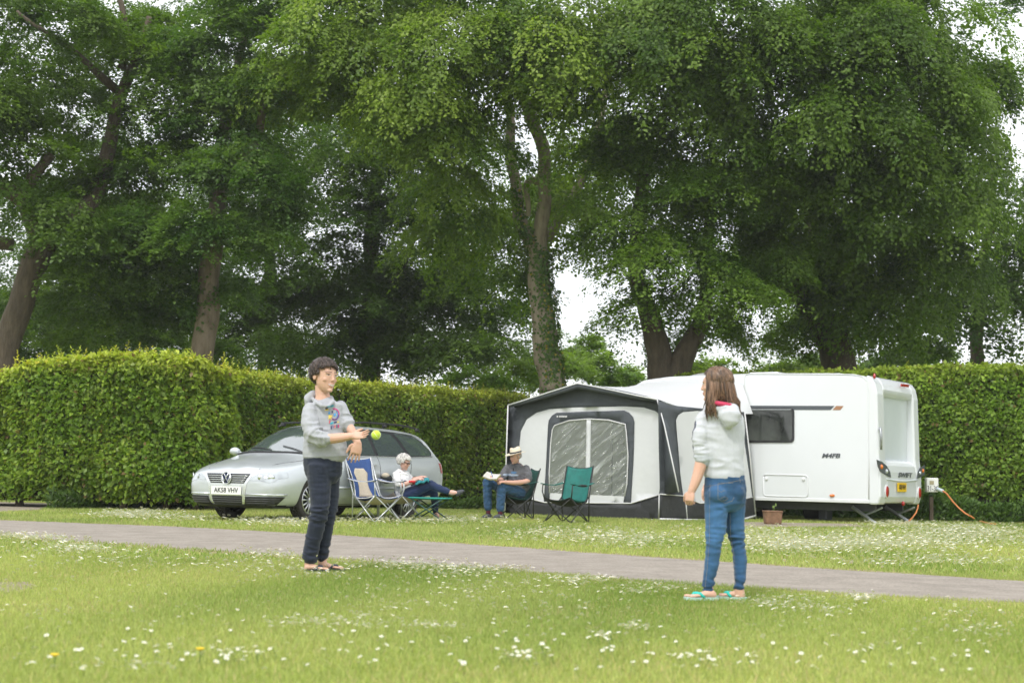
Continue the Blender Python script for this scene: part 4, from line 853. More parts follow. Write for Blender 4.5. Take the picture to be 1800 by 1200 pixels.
mb.hexa([cw(.18, .05, .36), cw(5.8, .05, .36), cw(5.8, 2.2, .36), cw(.18, 2.2, .36), cw(.18, .05, .385), cw(5.8, .05, .385), cw(5.8, 2.2, .385), cw(.18, 2.2, .385)]); mb.obj('chassis', mat('chassis_steel', (.05, .052, .055), .6), van)
def steady(b, top, foot):
    t, ft = top, foot; mb = MB(); d_ = (ft - t).normalized(); mb.tube([t, ft], .035, 4); mb.box(ft + V((0, 0, .01)), (.16, .12, .02)); o = mb.obj('corner_steady', M_galv, van)
    m_ = t.lerp(ft, .5); MB().tube([m_, V((m_.x + .35 * CA.x * -1, m_.y + .35 * CA.y * -1, t.z))], .02, 4).obj('brace', M_galv, o)
steady(.3, on_plane(1498, 890, C0 + CB * .3, CB), on_plane(1541, 921, C0 + CB * .25, CB)); steady(1.8, on_plane(1556, 890, C0 + CB * 1.7, CB), on_plane(1598, 917, C0 + CB * 1.7, CB))
for b in (.14, 2.1):
    mb = MB(); mb.tube([cw(3.4, b - .09, .31), cw(3.4, b + .09, .31)], .31, 28); o = mb.obj('wheel', M_rubber, van, smooth=False); MB().tube([cw(3.4, b - .10, .31), cw(3.4, b + .10, .31)], .19, 20).obj('rim', M_alloy, o)
mb = MB(); mb.ell(cw(3.9, .9, 2.82), (.55, .40, .13), Matrix(((CA.x, CB.x, 0), (CA.y, CB.y, 0), (0, 0, 1)))); mb.obj('rooflight', mat('smoked_dome', (.42, .43, .42), .25), van, smooth=True)
mb = MB(); prism(mb, [(2.2, 2.83), (2.9, 2.83), (2.85, 2.90), (2.25, 2.90)], .5, 1.1); mb.obj('roof_vent', M_cwhite, van, bevel=.02)
# things under and beside the caravan
f = G(1358, 921); mb = MB(); rr = [(0, .13), (.03, .14), (.20, .155), (.22, .165), (.235, .165)]
mb.rings([[f + V((r * math.copysign(abs(math.cos(a)) ** .3, math.cos(a)), r * math.copysign(abs(math.sin(a)) ** .3, math.sin(a)), z)) for a in [2 * math.pi * k / 24 for k in range(24)]] for z, r in rr], True)
pot = thing('planter', 'brown clay planter standing on gravel beside the awning corner', 'planter', f); mb.obj('pot', mat('clay', (.20, .115, .065), .9, var=.3, scale=14, bump=.4), pot)
mb = MB(); mb.tube([f + V((.02, 0, .22)), f + V((.03, 0, .30)), f + V((.05, 0, .34))], .006, 5); mb.ell(f + V((.055, 0, .335)), (.014, .006, .03)); mb.ell(f + V((.01, 0, .30)), (.014, .006, .025)); mb.obj('sprig', mat('sprig', (.14, .22, .05), .7), pot)
f = P(1433, 905, 28.4); f.z = 0; Rm = Matrix(((CA.x, CB.x, 0), (CA.y, CB.y, 0), (0, 0, 1)))
wb = thing('water_barrel', 'black rolling water barrel lying under the caravan', 'barrel', f); mb = MB()
mb.rings([[f + V((0, 0, .17)) + CA * a + (CB * math.cos(t) + V((0, 0, 1)) * math.sin(t)) * r for t in [2 * math.pi * k / 24 for k in range(24)]] for a, r in ((-.20, .10), (-.19, .155), (-.12, .17), (-.10, .16), (.10, .16), (.12, .17), (.19, .155), (.20, .10))], True); mb.obj('drum', M_black, wb, smooth=True)
mb = MB(); mb.tube([f + V((0, 0, .17)) + CA * a for a in (-.22, -.2)], .05, 12); mb.obj('cap', M_dgrey, wb)
f2 = P(1451, 905, 28.1); f2.z = 0; mb = MB(); mb.box(f2 + V((0, 0, .15)), (.18, .3, .28), Rm); o = tag(mb.obj('waste_container', M_dgrey, org=f2, bevel=.03), 'dark grey waste water container beside the black barrel under the caravan', 'container')
f = P(1637, 905, 29.4); f.z = 0; k = 29.4 / FPX; post = thing('hookup_post', 'white electric hookup box numbered 31-30 on a dark post by the hedge', 'hookup post', f)
MB().box(f + V((0, 0, .25)), (.07, .07, .5)).obj('post', M_barkd, post)
bx = P(1637.5, 852, 29.4); mb = MB(); mb.box(bx, (21 * k, .16, 25 * k)); o = mb.obj('box', M_plate, post, bevel=.02)
mb = MB(); mb.box(bx + V((-.02, -.085, .05)), (.085, .012, .075)); mb.obj('socket', mat('socket_beige', (.38, .33, .20), .5), o)
letters('31-30', .15, (1, 0, 0), (0, 0, 1), bx + V((0, -.083, -.075)), M_ink, o, bold=0, xs=.66)
M_orange = mat('orange_cable', (.62, .22, .07), .5, var=.1)
cb = thing('power_cable', 'orange power cable sagging from the white hookup box to the ground', 'cable', G(1735, 919))
def cpts(l, Y): return [P(x, y, Y + dy) for x, y, dy in l]
MB().tube(cpts([(1657, 862, 0), (1664, 867, 0), (1674, 880, -.05), (1685, 892, -.1), (1697, 902, -.2), (1705, 906, -.3)], 29.1) + [G(1717, 914, .03), G(1728, 917, .02), G(1738, 920, .015), G(1752, 921, .012)], .017, 8).obj('lead', M_orange, cb, smooth=True)
MB().tube([P(1646, 858, 29.3), P(1658, 863, 29.3)], .035, 8).obj('plug', mat('plug', (.55, .62, .68), .5), cb)
cb = thing('power_cable', 'orange cable hanging in a curve from under the caravan rear', 'cable', G(1596, 917))
MB().tube([P(1614, 886, 28.0), P(1613, 893, 28), P(1610, 901, 27.9), P(1604, 909, 27.8), G(1596, 917, .02), G(1585, 919, .015)], .014, 8).obj('lead', M_orange, cb, smooth=True)

# ------------------------------------------------------------------ awning
M_adark = mat('awning_grey', (.062, .070, .080), .75, var=.16, scale=5, bump=.25, bscale=18, bdist=.02)
M_ablack = mat('awning_skirt', (.026, .027, .030), .55, var=.3, scale=4, bump=.4, bscale=9, bdist=.03)
M_awhite = mat('awning_white', (.77, .78, .795), .7, var=.02, scale=4, bump=.3, bscale=5, bdist=.03)
nt = M_awhite.node_tree; b = nt.nodes['Principled BSDF']; out = nt.nodes['Material Output']    # fabric_light: daylight comes through the white cloth
t = N(nt, 'ShaderNodeBsdfTranslucent'); t.inputs['Color'].default_value = (.72, .72, .70, 1); ms = N(nt, 'ShaderNodeMixShader'); ms.inputs['Fac'].default_value = .26
nt.links.new(b.outputs[0], ms.inputs[1]); nt.links.new(t.outputs[0], ms.inputs[2]); nt.links.new(ms.outputs[0], out.inputs['Surface'])
M_pipe = mat('white_piping', (.64, .64, .64), .5, var=.02)
m, nt, b, out = nodes_of('clear_pvc'); Ln = nt.links.new; M_pvc = m
tr = N(nt, 'ShaderNodeBsdfTransparent'); tr.inputs['Color'].default_value = (.80, .83, .80, 1); b.inputs['Base Color'].default_value = (.55, .57, .55, 1); b.inputs['Roughness'].default_value = .06; b.inputs['Specular IOR Level'].default_value = 1.0; b.inputs['Metallic'].default_value = .35
tc = N(nt, 'ShaderNodeTexCoord'); m0 = N(nt, 'ShaderNodeMapping'); m0.inputs['Rotation'].default_value = (0, math.radians(42), 0); mp = N(nt, 'ShaderNodeMapping'); mp.inputs['Scale'].default_value = (2.0, 2.0, 13.0); Ln(tc.outputs['Object'], m0.inputs['Vector']); Ln(m0.outputs[0], mp.inputs['Vector'])
n1 = N(nt, 'ShaderNodeTexNoise', Scale=1.0, Detail=5.0, Roughness=.65, Distortion=.6); Ln(mp.outputs[0], n1.inputs['Vector']); bp = N(nt, 'ShaderNodeBump', Strength=1.0, Distance=.10); Ln(n1.outputs['Fac'], bp.inputs['Height']); Ln(bp.outputs[0], b.inputs['Normal'])
rp = nt.nodes.new('ShaderNodeValToRGB'); rp.color_ramp.elements[0].position = .45; rp.color_ramp.elements[0].color = (.22,) * 3 + (1,); rp.color_ramp.elements[1].position = .68; rp.color_ramp.elements[1].color = (.85,) * 3 + (1,); Ln(n1.outputs['Fac'], rp.inputs['Fac'])  # streaks painted into the opacity stand in for highlights on the creases
ms = N(nt, 'ShaderNodeMixShader'); Ln(rp.outputs[0], ms.inputs['Fac']); Ln(tr.outputs[0], ms.inputs[1]); Ln(b.outputs[0], ms.inputs[2]); Ln(ms.outputs[0], out.inputs['Surface'])
F0 = G(1162, 914); F0.z = 0; REC = .22; aw = thing('awning', 'grey and white caravan awning with a clear window pitched against the caravan', 'awning', F0)
def outer(px, py, off=0): return on_plane(px, py, F0 - CB * off, CB)
def inner(px, py, off=0): return on_plane(px, py, F0 + CB * (REC - off), CB)
SB = on_plane(1329, 914, C0 - CB * .03, CB); SB.z = 0; SD = (SB - F0).normalized(); SN = V((SD.y, -SD.x, 0))
if SN.y > 0: SN = -SN
def sidew(px, py, off=0): return on_plane(px, py, F0 + SN * off, SN)
def wall(loops, fn, off, name, m, parent=aw, step=.16, wave=.012, solid=.004):
    o0 = fn(1100, 800, off); ax = {inner: CA, outer: CA, sidew: SD}[fn]
    nv = SN if fn is sidew else -CB
    l2 = [[((fn(x, y, off) - o0).dot(ax), fn(x, y, off).z) for x, y in lp] for lp in loops]; vs, fs = fill_loops(l2, step)
    pts_ = []
    for v in vs:
        p = o0 + ax * v[0]; p.z = v[1]; pts_.append(p + nv * (wave * noise.noise(V((v[0] * 2.2, v[1] * .9, 3))) * 1.5))
    return MB().add(pts_, fs).obj(name, m, parent, smooth=True, solid=solid)
PANE = [(966, 866), (965.5, 830), (968, 780), (971, 755), (975, 747.5), (1000, 739), (1035, 736), (1070, 738), (1099, 745.5), (1101, 760), (1104, 800), (1102, 850), (1098, 872)]
WP = [(913, 870), (912, 820), (913.6, 779), (916, 757), (926, 737), (943, 725), (965, 719), (1007, 716), (1098, 714), (1132, 716), (1151, 722), (1159, 729), (1161.5, 751), (1161, 834), (1158, 869), (1109, 884), (957, 882.5), (932, 876)]
SP = [(1201, 870), (1196, 830), (1190, 760), (1188.6, 738), (1193, 729), (1201, 724), (1226, 722), (1301, 727), (1312, 800), (1322, 872), (1290, 880), (1230, 884)]
wall([[(889, 906), (893, 714), (950, 695), (1015, 676), (1085, 689), (1157, 704), (1163, 800), (1161, 912)], WP], inner, 0, 'front_wall', M_adark)
WP = [(913, 870), (912, 820), (913.6, 779), (916, 757), (926, 737), (943, 725), (965, 719), (1007, 716), (1098, 714), (1132, 716), (1151, 722), (1161, 729), (1165, 751), (1163, 834), (1158, 869), (1109, 884), (957, 882.5), (932, 876)]
wall([WP, PANE], inner, .012, 'front_panel', M_awhite, solid=0)
FRM = [(956, 881), (960, 810), (963, 747.5), (964.5, 738), (970, 730), (978, 725), (1035, 723), (1097, 721), (1106, 725), (1113, 733), (1115, 741), (1113, 811), (1109, 884), (1096, 883), (1098, 872)] + PANE[::-1][1:] + [(966, 881)]
fw = wall([FRM], inner, .024, 'window', M_adark)
wall([PANE], inner, .012, 'pane', M_pvc, fw, wave=.01, solid=0)
wall([[(1031, 736), (1038.5, 736), (1037, 871), (1029, 870)]], inner, .032, 'zip_strip', M_awhite, fw)
mb = MB(); mb.tube([inner(x, y, .032) for x, y in PANE], .012, 6); mb.obj('piping', M_pipe, fw, smooth=True)
mb = MB(); x = 978.5
for w_ in (3, 0, 2.2, 2.6, 2.2, 2.4, 2.2, 2.6):
    if w_: mb.add([inner(x, 733.2, .036), inner(x + w_ - .5, 733, .036), inner(x + w_ - .5, 730.2, .036), inner(x, 730.4, .036)], [(0, 1, 2, 3)])
    x += w_ or 1.5
mb.obj('lettering', M_pipe, fw)
SK = [(889.5, 862), (913, 870), (932, 876), (957, 882.5), (1109, 884), (1158, 869), (1160, 913), (1130, 914.5), (1040, 914.5), (960, 911), (889, 906)]
wall([SK], inner, .036, 'skirt', M_ablack, wave=.03)
mb = MB(); mb.tube([inner(x, y, .05) for x, y in SK[:6]], .012, 6); mb.tube([inner(x, y, .06) for x, y in ((889, 906), (960, 911), (1040, 914), (1130, 914.5), (1160, 913))], .02, 6); mb.obj('piping', M_pipe, aw, smooth=True)
# canopy with front arch, valance and roof
ARCH = [(893, 712), (922, 703), (952, 693.5), (985, 683), (1015, 673.5), (1050, 680), (1085, 687.5), (1120, 695), (1155.5, 702)]
af = [outer(x, y) for x, y in ARCH]; back = [cw(a, -.03, z) for a, z in ((6.1, 1.95), (5.85, 2.32), (5.5, 2.58), (5.0, 2.70), (4.4, 2.73), (3.8, 2.72), (3.2, 2.70), (2.75, 2.62), (2.52, 2.05))]
rows = []
for k in range(13):
    t = k / 12; rows.append([a.lerp(b, t) + V((0, 0, -.10 * math.sin(math.pi * t) + .02 * noise.noise(a.lerp(b, t) * 1.6))) for a, b in zip(af, back)])
mb = MB(); mb.sheet(rows[1:]); mb.obj('roof', M_awhite, aw, smooth=True)
mb = MB(); mb.sheet([[p + V((0, 0, .003)) for p in rows[0]], [p + V((0, 0, .003)) for p in rows[1]]]); mb.obj('roof_edge', M_adark, aw, smooth=True, solid=.004)
mb = MB(); mb.tube([p - CB * .004 for p in af], .012, 8); mb.tube([outer(893, 712), outer(890, 800), outer(887, 906)], .013, 8); mb.obj('piping', M_pipe, aw, smooth=True)
val = [p - V((0, 0, .05 + .05 * math.sin(math.pi * i / 8))) + CB * .02 for i, p in enumerate(af)]; mb = MB(); mb.sheet([af, val]); mb.obj('valance', M_adark, aw, smooth=True, solid=.004)
mb = MB(); top = [outer(893, 712), inner(893, 714)]; bot = [outer(887, 907), inner(889, 906)]; mb.sheet([[a.lerp(b, k / 8) for k in range(9)] for a, b in zip(top, bot)]); mb.obj('side_wing', M_adark, aw, smooth=True, solid=.004)
# left wall and right wall
LB = inner(889, 906); LT = inner(893, 714); mb = MB(); bk = cw(5.45, .02, 0); mb.sheet([[LB, V((bk.x, bk.y, 0))], [LT, cw(5.45, .02, 2.62)]]); mb.obj('side_wall', M_awhite, aw)
wall([[(1160, 912), (1157, 704), (1178, 712), (1240, 718), (1309, 724), (1318, 800), (1328, 913), (1240, 914)], SP], sidew, 0, 'side_wall', M_adark)
wall([[(1201, 870), (1196, 830), (1190, 760), (1188.6, 738), (1193, 729), (1201, 724), (1226, 722), (1301, 727), (1312, 800), (1322, 872), (1290, 880), (1230, 884)]], sidew, .014, 'side_panel', M_awhite, solid=0)
wall([[(1160, 868), (1201, 871), (1230, 884), (1290, 880), (1323, 873), (1328, 912), (1240, 913), (1160, 912)]], sidew, .026, 'skirt', M_ablack, wave=.03)
mb = MB(); mb.tube([sidew(x, y, .04) for x, y in ((1160, 868), (1201, 871), (1230, 884), (1290, 880), (1323, 873))], .011, 6); mb.tube([sidew(x, y, .05) for x, y in ((1160, 912), (1240, 914), (1300, 914), (1328, 906))], .02, 6); mb.tube([sidew(1205, 873, .04), sidew(1208, 914, .04)], .012, 6); mb.tube([sidew(1309, 724, .03), sidew(1318, 800, .03), sidew(1329, 912, .03)], .013, 6); mb.tube([outer(1159, 868, -.12), outer(1158, 912, -.12)], .014, 6); mb.obj('piping', M_pipe, aw, smooth=True)
wg = [outer(1155.5, 702.5), outer(1168, 748, .05), outer(1182, 812, .12), outer(1193, 864, .16)]; wi = [outer(1156, 703, -.02), outer(1163, 760, -.18), outer(1162, 830, -.18), outer(1160, 868, -.16)]
mb = MB(); mb.sheet([[a.lerp(b, k / 5) for k in range(6)] for a, b in zip(wg, wi)]); mb.obj('side_wing', M_adark, aw, smooth=True, solid=.004); mb = MB(); mb.tube(wg, .012, 6); mb.obj('piping', M_pipe, aw, smooth=True)
wj = [outer(1178, 713, -.35), outer(1190, 760, -.5), outer(1193, 820, -.5), outer(1197, 866, -.3)]; mb = MB(); mb.sheet([[a.lerp(b, k / 4) for k in range(5)] for a, b in zip(wg, wj)]); mb.obj('side_wing', M_adark, aw, smooth=True, solid=.004)
# poles inside
mb = MB()
for px in (1000, 1070): mb.tube([cw(5.0 if px == 1000 else 3.4, -1.2, 0), cw(5.0 if px == 1000 else 3.4, -1.2, 2.3)], .016, 8)
mb.obj('poles', M_galv, aw)

# ------------------------------------------------------------------ folding chairs and stool
M_steel = mat('silver_tube', (.50, .52, .53), .35, .6, var=.08); M_blk = mat('black_tube', (.02, .021, .022), .45, var=.2)
M_blue = mat('blue_canvas', (.025, .065, .20), .8, var=.18, scale=18, bump=.4, bscale=60); M_beige = mat('beige_mesh', (.46, .40, .31), .85, var=.10, scale=40, bump=.3, bscale=300)
M_green = mat('green_canvas', (.008, .135, .115), .7, var=.2, scale=9, bump=.4, bscale=30, bdist=.01); M_green2 = mat('dark_green_canvas', (.008, .06, .05), .75, var=.2); M_greend = mat('dark_canvas', (.012, .014, .014), .8, var=.2)  # second green is the darker fabric of the man's chair
def camp_chair(label, loc, face, fabric, frame, high, piped, group):
    """built facing +x at the origin, then set on its spot"""
    root = thing('camping_chair', label, 'camping chair', (0, 0, 0), group); W = .27; zt = high; rk = -.47 if piped else -.36
    rods = [((.25, W, 0), (.25, -W, .40)), ((.25, -W, 0), (.25, W, .40)), ((-.25, W, 0), (-.22, -W, .40)), ((-.25, -W, 0), (-.22, W, .40))] + [((.25, s * W, 0), (-.24, s * W, .42)) for s in (-1, 1)] + [((-.25, s * W, 0), (.25, s * W, .40)) for s in (-1, 1)]
    for a, b in rods:
        mb = MB(); mb.tube([a, b], .0105, 7); mb.ell((a[0], a[1], .012), (.02, .02, .014), nu=8, nv=5); mb.obj('leg', frame, root, smooth=True)
    for s in (-1, 1):
        MB().tube([(-.25, s * W, .02), (-.24, s * (W + .005), .42), (rk, s * W, zt)], .0105, 7).obj('back_pole', frame, root, smooth=True)
        MB().tube([(.25, s * W, .38), (.27, s * (W + .03), .50), (.26, s * (W + .03), .60), (.20, s * (W + .03), .615)], .0105, 7).obj('arm_post', frame, root, smooth=True)
        rows = []
        for i in range(11):
            t = i / 10; x = .29 - .60 * t; z = .625 - .035 * math.sin(math.pi * t) + .02 * t; rows.append([(x, s * (W + .03) - .032, z), (x, s * (W + .03), z + .006), (x, s * (W + .03) + .032, z)])
        arm = MB().sheet(rows).obj('armrest', fabric, root, smooth=True, solid=.008)
        if piped:
            for k in (0, 2): MB().tube([r[k] for r in rows], .006, 5).obj('piping', M_pipe, arm, smooth=True)
        elif s > 0: 
            mb = MB(); mb.ell((-.02, s * (W + .03), .60), (.13, .045, .022)); mb.obj('cup_holder', M_greend, arm, smooth=True)
    def S(u, v):   # u across, v 0 front edge of seat .. 1 back of seat
        x = .27 - .48 * v; sag = (1 - (2 * u - 1) ** 2); return V((x, (2 * u - 1) * (W - .005), .41 - .055 * sag - .03 * math.sin(math.pi * v) - .05 * v + .006 * noise.noise(V((u * 5, v * 4, 1)))))
    def Bk(u, v):
        x = -.20 + (rk + .20) * v; z = .33 + (zt - .34) * v; sag = (1 - (2 * u - 1) ** 2); top = -.035 * sag * max(0, v - .6) / .4
        wv = W - .012 - (.045 * math.sin(math.pi * min(1, v * 1.15)) if piped else 0)
        return V((x - .05 * sag * (1 - .4 * v), (2 * u - 1) * wv, z + top + .006 * noise.noise(V((u * 6, v * 5, 4)))))
    st = MB().sheet([[S(u / 10, v / 8) for u in range(11)] for v in range(9)]).obj('seat', fabric, root, smooth=True, solid=.006)
    mb = MB().sheet([[S(u / 10, v / 8) - V((0, 0, .012 + .03 * math.sin(math.pi * v / 8))) for u in range(11)] for v in range(9)]); mb.obj('seat_sling', M_beige if piped else M_greend, st, smooth=True)
    bk = MB().sheet([[Bk(u / 12, v / 14) for u in range(13)] for v in range(15)]).obj('backrest', fabric, root, smooth=True, solid=.006)
    if piped:
        rows = []
        for j in range(13):
            v = .06 + .70 * j / 12; hw = .30 - .12 * math.sin(math.pi * min(1, j / 9)) * .6 - (.0 if j < 11 else .06 * (j - 10)); rows.append([Bk(.5 + hw * (2 * i / 8 - 1), v) + V((.008, 0, 0)) for i in range(9)])
        MB().sheet(rows).obj('mesh_panel', M_beige, bk, smooth=True, solid=.003)
        rows = [[S(.5 + .26 * (2 * i / 6 - 1) * (1 - .6 * j / 5), .95 - .75 * j / 5) + V((0, 0, .006)) for i in range(7)] for j in range(6)]; MB().sheet(rows).obj('mesh_panel', M_beige, st, smooth=True)
        mb = MB()
        for u in (0, 1): mb.tube([Bk(u, v / 14) + V((.005, 0, 0)) for v in range(15)], .007, 5); mb.tube([S(u, v / 8) for v in range(9)], .007, 5)
        mb.tube([Bk(u / 12, 1) for u in range(13)], .006, 5); mb.obj('piping', M_pipe, bk, smooth=True)
    else:
        mb = MB()
        for u in (0, 1): mb.tube([Bk(u, v / 14) + V((.004, 0, 0)) for v in range(15)], .006, 5)
        mb.tube([Bk(u / 12, 1) for u in range(13)], .006, 5); mb.tube([S(u / 10, 0) for u in range(11)], .008, 5); mb.obj('binding', M_greend, bk, smooth=True)
    root.location = loc; root.rotation_euler = (0, 0, face); return root
def at(px, Y): p = P(px, 838, Y); return V((p.x, p.y, 0))
def face_to(dx, dy): return math.atan2(dy, dx)
GB = 'blue and beige camping chairs by the car'; GG = 'green camping chairs by the awning'
camp_chair('empty blue and beige camping chair between the boy and the seated woman', at(664, 21.7), face_to(.74, -.67), M_blue, M_steel, .98, True, GB)
WCH = at(706, 22.75); camp_chair('blue and beige camping chair holding the white haired woman', WCH, face_to(.78, -.62), M_blue, M_steel, .98, True, GB)
camp_chair('empty green camping chair with black legs in front of the awning window', at(997, 23.4), face_to(-.62, -.78), M_green, M_blk, .93, False, GG)
MCH = at(907, 24.85); camp_chair('dark green camping chair under the man in the straw hat', MCH, face_to(-.96, -.27), M_green2, M_blk, .88, False, GG)
sp_ = at(757, 22.55); stl = thing('footstool', 'low folding stool with a teal top under the crossed legs of the woman', 'stool', sp_); u = V((.93, -.30, 0)); v_ = V((.30, .93, 0))
tp = MB(); rows = [[sp_ + u * (-.32 + .64 * i / 10) + v_ * (-.17 + .34 * j / 5) + V((0, 0, .365 - .022 * math.sin(math.pi * i / 10) * math.sin(math.pi * j / 5))) for j in range(6)] for i in range(11)]; tp.sheet(rows); tp.obj('seat', mat('teal_canvas', (.015, .26, .22), .7, var=.15), stl, smooth=True, solid=.022)
M_dg = mat('dark_green_tube', (.02, .07, .06), .4, var=.2)
for s in (-1, 1):
    for a, b in (((-.28, .02), (.27, .35)), ((.28, .02), (-.27, .35))): MB().tube([sp_ + u * a[0] + v_ * (s * .16) + V((0, 0, a[1])), sp_ + u * b[0] + v_ * (s * .16) + V((0, 0, b[1]))], .011, 7).obj('leg', M_dg, stl, smooth=True)
for sx in (-1, 1): MB().tube([sp_ + u * (sx * .28) + v_ * (-.17) + V((0, 0, .02)), sp_ + u * (sx * .28) + v_ * .17 + V((0, 0, .02))], .011, 7).obj('foot_bar', M_dg, stl, smooth=True)
p = P(679, 841, 22.6); hb = thing('bag', 'small dark bag with a pale top hanging on the chair of the woman', 'bag', p)
mb = MB(); mb.ell(p, (.10, .08, .075)); mb.obj('pouch', M_greend, hb, smooth=True); mb = MB(); mb.ell(p + V((-.01, -.03, .05)), (.065, .06, .045)); mb.obj('flap', M_beige, hb, smooth=True)
# ------------------------------------------------------------------ people
def skin_mat(name, tint=1.0):
    m, nt, b, out = nodes_of(name); L = nt.links.new; at = N(nt, 'ShaderNodeAttribute', attribute_name='Col'); L(at.outputs['Color'], b.inputs['Base Color'])
    b.inputs['Roughness'].default_value = .5; b.inputs['Specular IOR Level'].default_value = .35; b.inputs['Subsurface Weight'].default_value = .12; b.inputs['Subsurface Radius'].default_value = (.012, .005, .003); b.inputs['Subsurface Scale'].default_value = 1.0
    return m
M_skin = skin_mat('skin')
def cloth_mat(name, col, var=.07, scale=16, bump=.25, bscale=500, rough=.85, stretch=(1, 1, 1)):
    return mat(name, (1, 1, 1), rough, var=var, scale=scale, attr='Col', bump=bump, bscale=bscale, bdist=.002, spec=.2, sheen=.15, stretch=stretch)
M_jersey = cloth_mat('jersey', None, .05, 60); M_denim = cloth_mat('denim', None, .12, 22, .3, 700); M_hair = mat('hair', (1, 1, 1), .42, var=.28, scale=55, attr='Col', spec=.5, stretch=(1, 1, .25))

class Fig:
    """a person laid out in photo pixels at depth Y; q = (px, py, dz[, half width px, half depth px])"""
    def __init__(s, Y): s.Y = Y; s.k = Y / FPX
    def J(s, px, py, dz=0.0): return P(px, py, s.Y + dz)
    def loft(s, mb, sec, f=1.0, n=16): mb.loft([(s.J(*q[:3]), q[3] * s.k * f, q[4] * s.k * f) for q in sec], n); return mb
def limbs(fig, mb, sec, f=1.0, n=12):
    """round tapered limb that may point in any direction"""
    pts = [fig.J(*q[:3]) for q in sec]; rr = [q[3] * fig.k * f for q in sec]; P2 = []; R2 = []
    for i in range(len(pts) - 1):
        for j in range(5):
            t = j / 5; p0, p1, p2, p3 = pts[max(i - 1, 0)], pts[i], pts[i + 1], pts[min(i + 2, len(pts) - 1)]
            P2.append(.5 * ((2 * p1) + (p2 - p0) * t + (2 * p0 - 5 * p1 + 4 * p2 - p3) * t * t + (3 * p1 - p0 - 3 * p2 + p3) * t ** 3)); R2.append(rr[i] + (rr[i + 1] - rr[i]) * t)
    P2.append(pts[-1]); R2.append(rr[-1]); mb.tube(P2, R2, n); mb.ell(pts[0], (rr[0],) * 3, nu=10, nv=6); mb.ell(pts[-1], (rr[-1],) * 3, nu=10, nv=6)
def rings_on(fig, mb, sec, ts, rpx=1.6, tilt=.25, seed=1, grow=.2):
    """bunched cloth: rolls of fabric round a limb; ts are positions along the section list"""
    rr_ = random.Random(seed)
    for t in ts:
        i = min(int(t), len(sec) - 2); f = t - i; a, b = sec[i], sec[i + 1]; c = fig.J(*[a[k] + (b[k] - a[k]) * f for k in range(3)]); R_ = (a[3] + (b[3] - a[3]) * f) * fig.k; Rd = (a[4] + (b[4] - a[4]) * f) * fig.k if len(a) > 4 else R_
        ax = (fig.J(*b[:3]) - fig.J(*a[:3])).normalized(); ax = (ax + V((rr_.uniform(-1, 1), rr_.uniform(-1, 1), rr_.uniform(-1, 1))) * tilt).normalized(); u = V((0, 1, 0)) - ax * ax.y
        if u.length < .2: u = V((0, 0, 1)) - ax * ax.z
        u.normalize(); w_ = ax.cross(u); ph = rr_.uniform(0, 6.28); r0 = rpx * fig.k
        mb.tube([c + (w_ * math.cos(q) * (R_ + r0 * grow) + u * math.sin(q) * (Rd + r0 * grow)) * (1 - .03 * math.sin(q + ph)) for q in [2 * math.pi * k / 24 for k in range(25)]], [r0 * (1 + .45 * math.sin(2 * math.pi * k / 24 + ph)) for k in range(25)], 6)
def face_frame(c, fwd, H, roll=0.0):
    y = V(fwd).normalized(); x = y.cross(V((0, 0, 1))).normalized(); z = x.cross(y); R = Matrix((x, y, z)).transposed()
    if roll: R = R @ Matrix.Rotation(roll, 3, 'Y')
    return V(c), R, H
def add_head(mb, fr, child=False):
    c, R, H = fr; T = lambda x, y, z: c + R @ (V((x, y, z)) * H)
    def e(x, y, z, a, b_, d_): mb.ell(T(x, y, z), (a * H, b_ * H, d_ * H), R, 18, 11)
    e(0, -.06, .13, .325, .41, .365)
    mb.rings([[T(x0 * 0 + rx * math.cos(2 * math.pi * k / 18), cy + ry * math.sin(2 * math.pi * k / 18), z) for k in range(18)] for z, cy, rx, ry in ((.22, .02, .30, .345), (.10, .05, .305, .35), (0, .07, .295, .335), (-.12, .085, .285, .315), (-.24, .09, .262, .29), (-.34, .115, .22, .255), (-.43, .15, .15, .20), (-.485, .175, .07, .12)) for x0 in (0,)], True)
    mb.rings([[T(w * math.cos(2 * math.pi * k / 10), cy + w * 1.1 * math.sin(2 * math.pi * k / 10), z) for k in range(10)] for z, cy, w in ((.06, .375, .03), (-.02, .40, .036), (-.09, .43, .046), (-.13, .42, .052), (-.16, .38, .04))], True)
    for s in (-1, 1):
        e(s * .325, -.06, -.03, .035, .085, .125); e(s * .13, .335, .09, .11, .05, .035); e(s * .165, .275, -.11, .10, .06, .085)
    e(0, .385, -.235, .10, .035, .022); e(0, .375, -.285, .085, .035, .025); e(0, .33, -.42, .09, .07, .06)
